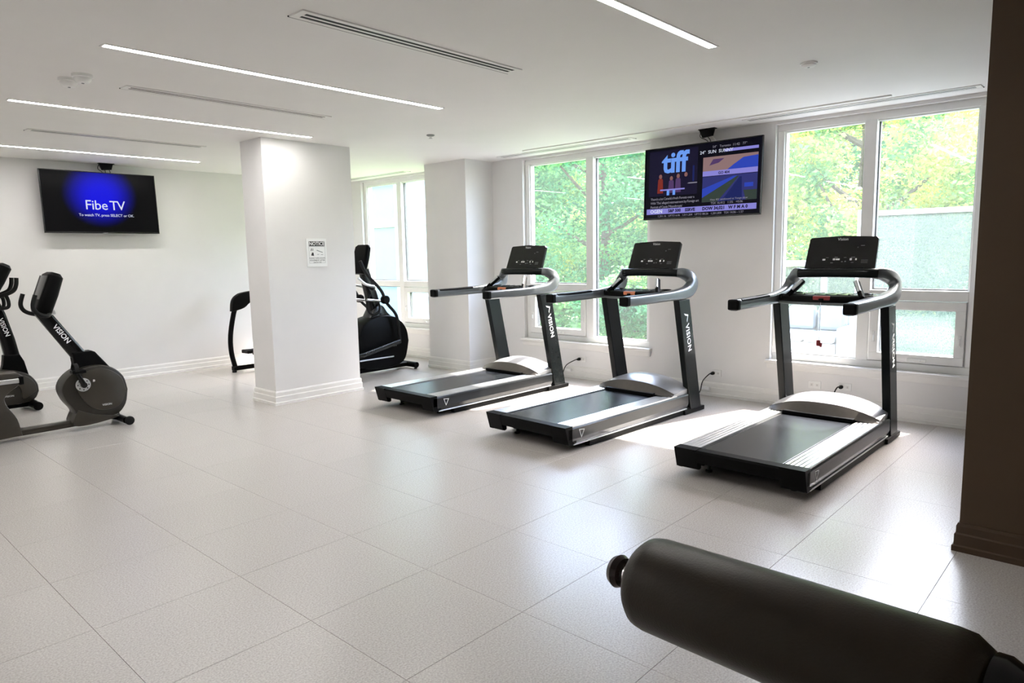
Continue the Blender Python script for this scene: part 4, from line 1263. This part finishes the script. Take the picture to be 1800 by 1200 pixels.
def screen_fence(x, y0, y1, ztop, label):
    root = empty('privacy_screen', (x, (y0 + y1) / 2, -0.06))
    tag(root, label, 'privacy screen')
    z = ztop + 0.06
    h = (y1 - y0) / 2
    for yy in (-h, 0.0, h):
        obj('post', bx(-0.04, 0.04, yy - 0.045, yy + 0.045, 0, z, 0.005), 'facade_white', root)
    for zz in (0.12, z - 0.05):
        obj('rail', bx(-0.025, 0.025, -h + 0.046, -0.046, zz - 0.03, zz + 0.03, 0.004), 'facade_white', root)
        obj('rail', bx(-0.025, 0.025, 0.046, h - 0.046, zz - 0.03, zz + 0.03, 0.004), 'facade_white', root)
    for s in (-1, 1):
        a, c = (-h + 0.046, -0.046) if s < 0 else (0.046, h - 0.046)
        obj('frosted_panel', bx(-0.006, 0.006, a, c, 0.15, z - 0.08), 'frosted_glass', root)
screen_fence(9.6, -1.2, 2.74, 2.02, 'frosted glass privacy screen in a white frame outside the window')

rl = empty('patio_railing', (10.9, 3.55, -0.06))
tag(rl, 'white patio railing with frosted panes behind the outdoor sofa', 'railing')
for k in range(4):
    obj('post', bx(-0.04, 0.04, -0.70 + k * 0.75 - 0.045, -0.70 + k * 0.75 + 0.045, 0, 1.34, 0.006), 'facade_white', rl)
obj('top_rail', bx(-0.05, 0.05, -0.75, 1.62, 1.341, 1.43, 0.008), 'facade_white', rl)
for k in range(3):
    obj('frosted_pane', bx(-0.006, 0.006, -0.70 + k * 0.75 + 0.046, -0.70 + (k + 1) * 0.75 - 0.046, 0.12, 1.335), 'frosted_glass', rl)

so = empty('patio_sofa', (10.05, 3.45, -0.06))
tag(so, 'white outdoor sofa with grey back cushions on the patio', 'sofa')
obj('seat_base', bx(-0.40, 0.36, -0.42, 0.42, 0.08, 0.34, 0.03), 'facade_white', so)
obj('back_rest', bx(0.24, 0.38, -0.42, 0.42, 0.34, 0.72, 0.03), 'facade_white', so)
for s_ in (1, -1):
    obj('arm_rest', bx(-0.40, 0.38, s_ * 0.43, s_ * 0.53, 0.05, 0.56, 0.03), 'facade_white', so)
    obj('seat_cushion', bx(-0.42, 0.22, s_ * 0.01, s_ * 0.41, 0.345, 0.46, 0.035), 'facade_white', so)
    obj('back_cushion', bx(0.08, 0.235, s_ * 0.02, s_ * 0.40, 0.465, 0.80, 0.05), 'facade', so)
    for x_ in (-0.34, 0.32):
        obj('leg', bx(x_ - 0.03, x_ + 0.03, s_ * 0.36 - 0.03, s_ * 0.36 + 0.03, 0.0, 0.08), 'facade_white', so)

# neighbouring wing seen through the far window
nb = empty('neighbour_building', (13.0, 19.4, -0.30))
tag(nb, 'pale blue-grey neighbouring building wing seen through the far window', 'building')
obj('wall', bx(0, 3, -5.2, 8, 0, 9.5), 'facade', nb)
obj('corner_panel', bx(-0.12, -0.001, -5.2, -3.05, 0, 9.5), 'facade_white', nb)
for zz in (2.7, 5.5, 8.3):
    obj('floor_band', bx(-0.20, -0.121, -5.2, -3.05, zz, zz + 0.25), 'facade_white', nb)
    obj('floor_band', bx(-0.10, -0.001, -3.04, 8, zz, zz + 0.20), 'facade_white', nb)
for zz in (0.7, 3.25, 6.0):
    for yy in (-4.85, ):
        w = obj('window', ring_box(new(), -0.19, -0.121, yy, yy + 1.4, zz, zz + 1.7, 0.09, 0), 'vinyl', nb)
        obj('pane', bx(-0.150, -0.140, yy + 0.09, yy + 1.31, zz + 0.09, zz + 1.61), 'car_glass', w)
    for yy in (1.0, 4.0):
        w = obj('window', ring_box(new(), -0.08, -0.001, yy, yy + 1.4, zz, zz + 1.7, 0.09, 0), 'vinyl', nb)
        obj('pane', bx(-0.040, -0.030, yy + 0.09, yy + 1.31, zz + 0.09, zz + 1.61), 'car_glass', w)

# ------------------------------------------------------------------ trees
def leaf_mesh(name, n, rx, ry, rz, cz, clumps, size, m, seed):
    g = np.random.default_rng(seed)
    u = g.normal(size=(clumps, 3))
    u /= np.linalg.norm(u, axis=1)[:, None]
    rad = g.uniform(0.35, 1.0, clumps) ** 0.5
    cen = u * rad[:, None] * np.array([rx, ry, rz]) + np.array([0, 0, cz])
    idx = g.integers(0, clumps, n)
    off = np.clip(g.normal(size=(n, 3)), -2.2, 2.2) * np.array([0.34, 0.34, 0.20]) * (rx / 2.4)
    P = cen[idx] + off
    a = g.normal(size=(n, 3))
    a[:, 2] *= 0.6
    a /= np.linalg.norm(a, axis=1)[:, None]
    c = g.normal(size=(n, 3))
    c -= a * (c * a).sum(1)[:, None]
    c /= np.linalg.norm(c, axis=1)[:, None]
    L = size * g.uniform(0.7, 1.3, n)[:, None]
    nn = np.cross(a, c)
    v = np.stack([P - a * L, P + c * L * 0.55 + nn * L * 0.12, P + a * L, P - c * L * 0.55 + nn * L * 0.12], 1).reshape(-1, 3)
    me = bpy.data.meshes.new(name)
    me.vertices.add(4 * n)
    me.vertices.foreach_set('co', v.astype(np.float32).ravel())
    me.loops.add(4 * n)
    me.loops.foreach_set('vertex_index', np.arange(4 * n, dtype=np.int32))
    me.polygons.add(n)
    me.polygons.foreach_set('loop_start', np.arange(0, 4 * n, 4, dtype=np.int32))
    me.polygons.foreach_set('loop_total', np.full(n, 4, dtype=np.int32))
    me.materials.append(MATS[m])
    me.update()
    me.validate()
    return me

def make_tree(rx, rz, cz, n, clumps, size, m, seed):
    root = empty('tree')
    g = random.Random(seed)
    path = smooth_path([(0, 0, 0), (g.uniform(-.1, .1), g.uniform(-.1, .1), cz * 0.4), (g.uniform(-.2, .2), g.uniform(-.2, .2), cz * 0.8), (0, 0, cz + rz * 0.5)], 4)
    k = len(path)
    obj('trunk', tube(new(), path, 0.20, 10, scale=[1.1 - 0.8 * i / (k - 1) for i in range(k)]), 'bark', root, True)
    for j in range(8):
        a = j * 2.4 + g.uniform(-.3, .3)
        z0 = cz - rz * 0.55 + rz * 0.13 * j
        r = rx * g.uniform(0.55, 0.85)
        pth = smooth_path([(0, 0, z0), (r * 0.5 * math.cos(a), r * 0.5 * math.sin(a), z0 + 0.5), (r * math.cos(a), r * math.sin(a), z0 + 1.2)], 4)
        kk = len(pth)
        obj('branch', tube(new(), pth, 0.07, 6, scale=[1 - 0.75 * i / (kk - 1) for i in range(kk)]), 'bark', root, True)
    me = leaf_mesh('foliage', n, rx, rx, rz, cz, clumps, size, m, seed)
    f = bpy.data.objects.new('foliage', me)
    link(f, root)
    f['kind'] = 'stuff'
    return root

tA = make_tree(2.4, 3.0, 3.1, 46000, 150, 0.056, 'leaf_green', 11)
tB = make_tree(2.2, 3.1, 3.2, 46000, 140, 0.055, 'leaf_yellow', 23)
tC = make_tree(4.4, 4.0, 4.2, 80000, 230, 0.085, 'leaf_green', 37)
spots = [
    ('A', 15.4, 10.8, 0.0, 1.0, 'bushy green tree growing on the lawn behind the middle treadmill window'),
    ('B', 15.6, 4.5, 0.4, 1.0, 'tree with yellowing leaves growing just beyond the patio railing'),
    ('B', 15.9, -1.6, 2.0, 1.0, 'tree with yellowing leaves growing beyond the frosted screen'),
    ('C', 26.0, 19.2, 0.2, 1.0, 'tall broad green tree in the distance behind the bushy green tree'),
    ('C', 26.0, 5.8, 1.9, 1.0, 'tall broad green tree in the distance behind the yellowing tree at the railing'),
]
used = set()
protos = {'A': tA, 'B': tB, 'C': tC}
for k, x, y, rz, sc, lab in spots:
    o = protos[k] if k not in used else copy_tree(protos[k])
    used.add(k)
    o.location = (x, y, -0.30)
    o.rotation_euler = (0, 0, rz)
    o.scale = (sc, sc, sc)
    tag(o, lab, 'tree', 'trees outside the windows')

def make_shrub(r, n, seed):
    root = empty('shrub')
    g = random.Random(seed)
    for j in range(5):
        a = j * 1.26
        pth = smooth_path([(0, 0, 0), (r * 0.25 * math.cos(a), r * 0.25 * math.sin(a), r * 0.5), (r * 0.55 * math.cos(a), r * 0.55 * math.sin(a), r * 0.95)], 3)
        obj('stem', tube(new(), pth, 0.025, 6), 'bark', root, True)
    f = bpy.data.objects.new('foliage', leaf_mesh('foliage', n, r, r, r * 0.75, r * 0.78, 60, 0.05, 'leaf_green', seed))
    link(f, root)
    f['kind'] = 'stuff'
    return root
sh = make_shrub(0.95, 9000, 51)
sh2 = copy_tree(sh)
for o, x, y, rz, lab in ((sh, 11.6, 7.45, 0.0, 'round green shrub on the lawn low behind the middle treadmill window'), (sh2, 11.6, 9.9, 2.0, 'round green shrub on the lawn toward the neighbouring building')):
    o.location = (x, y, -0.30)
    o.rotation_euler = (0, 0, rz)
    tag(o, lab, 'shrub', 'shrubs on the lawn')
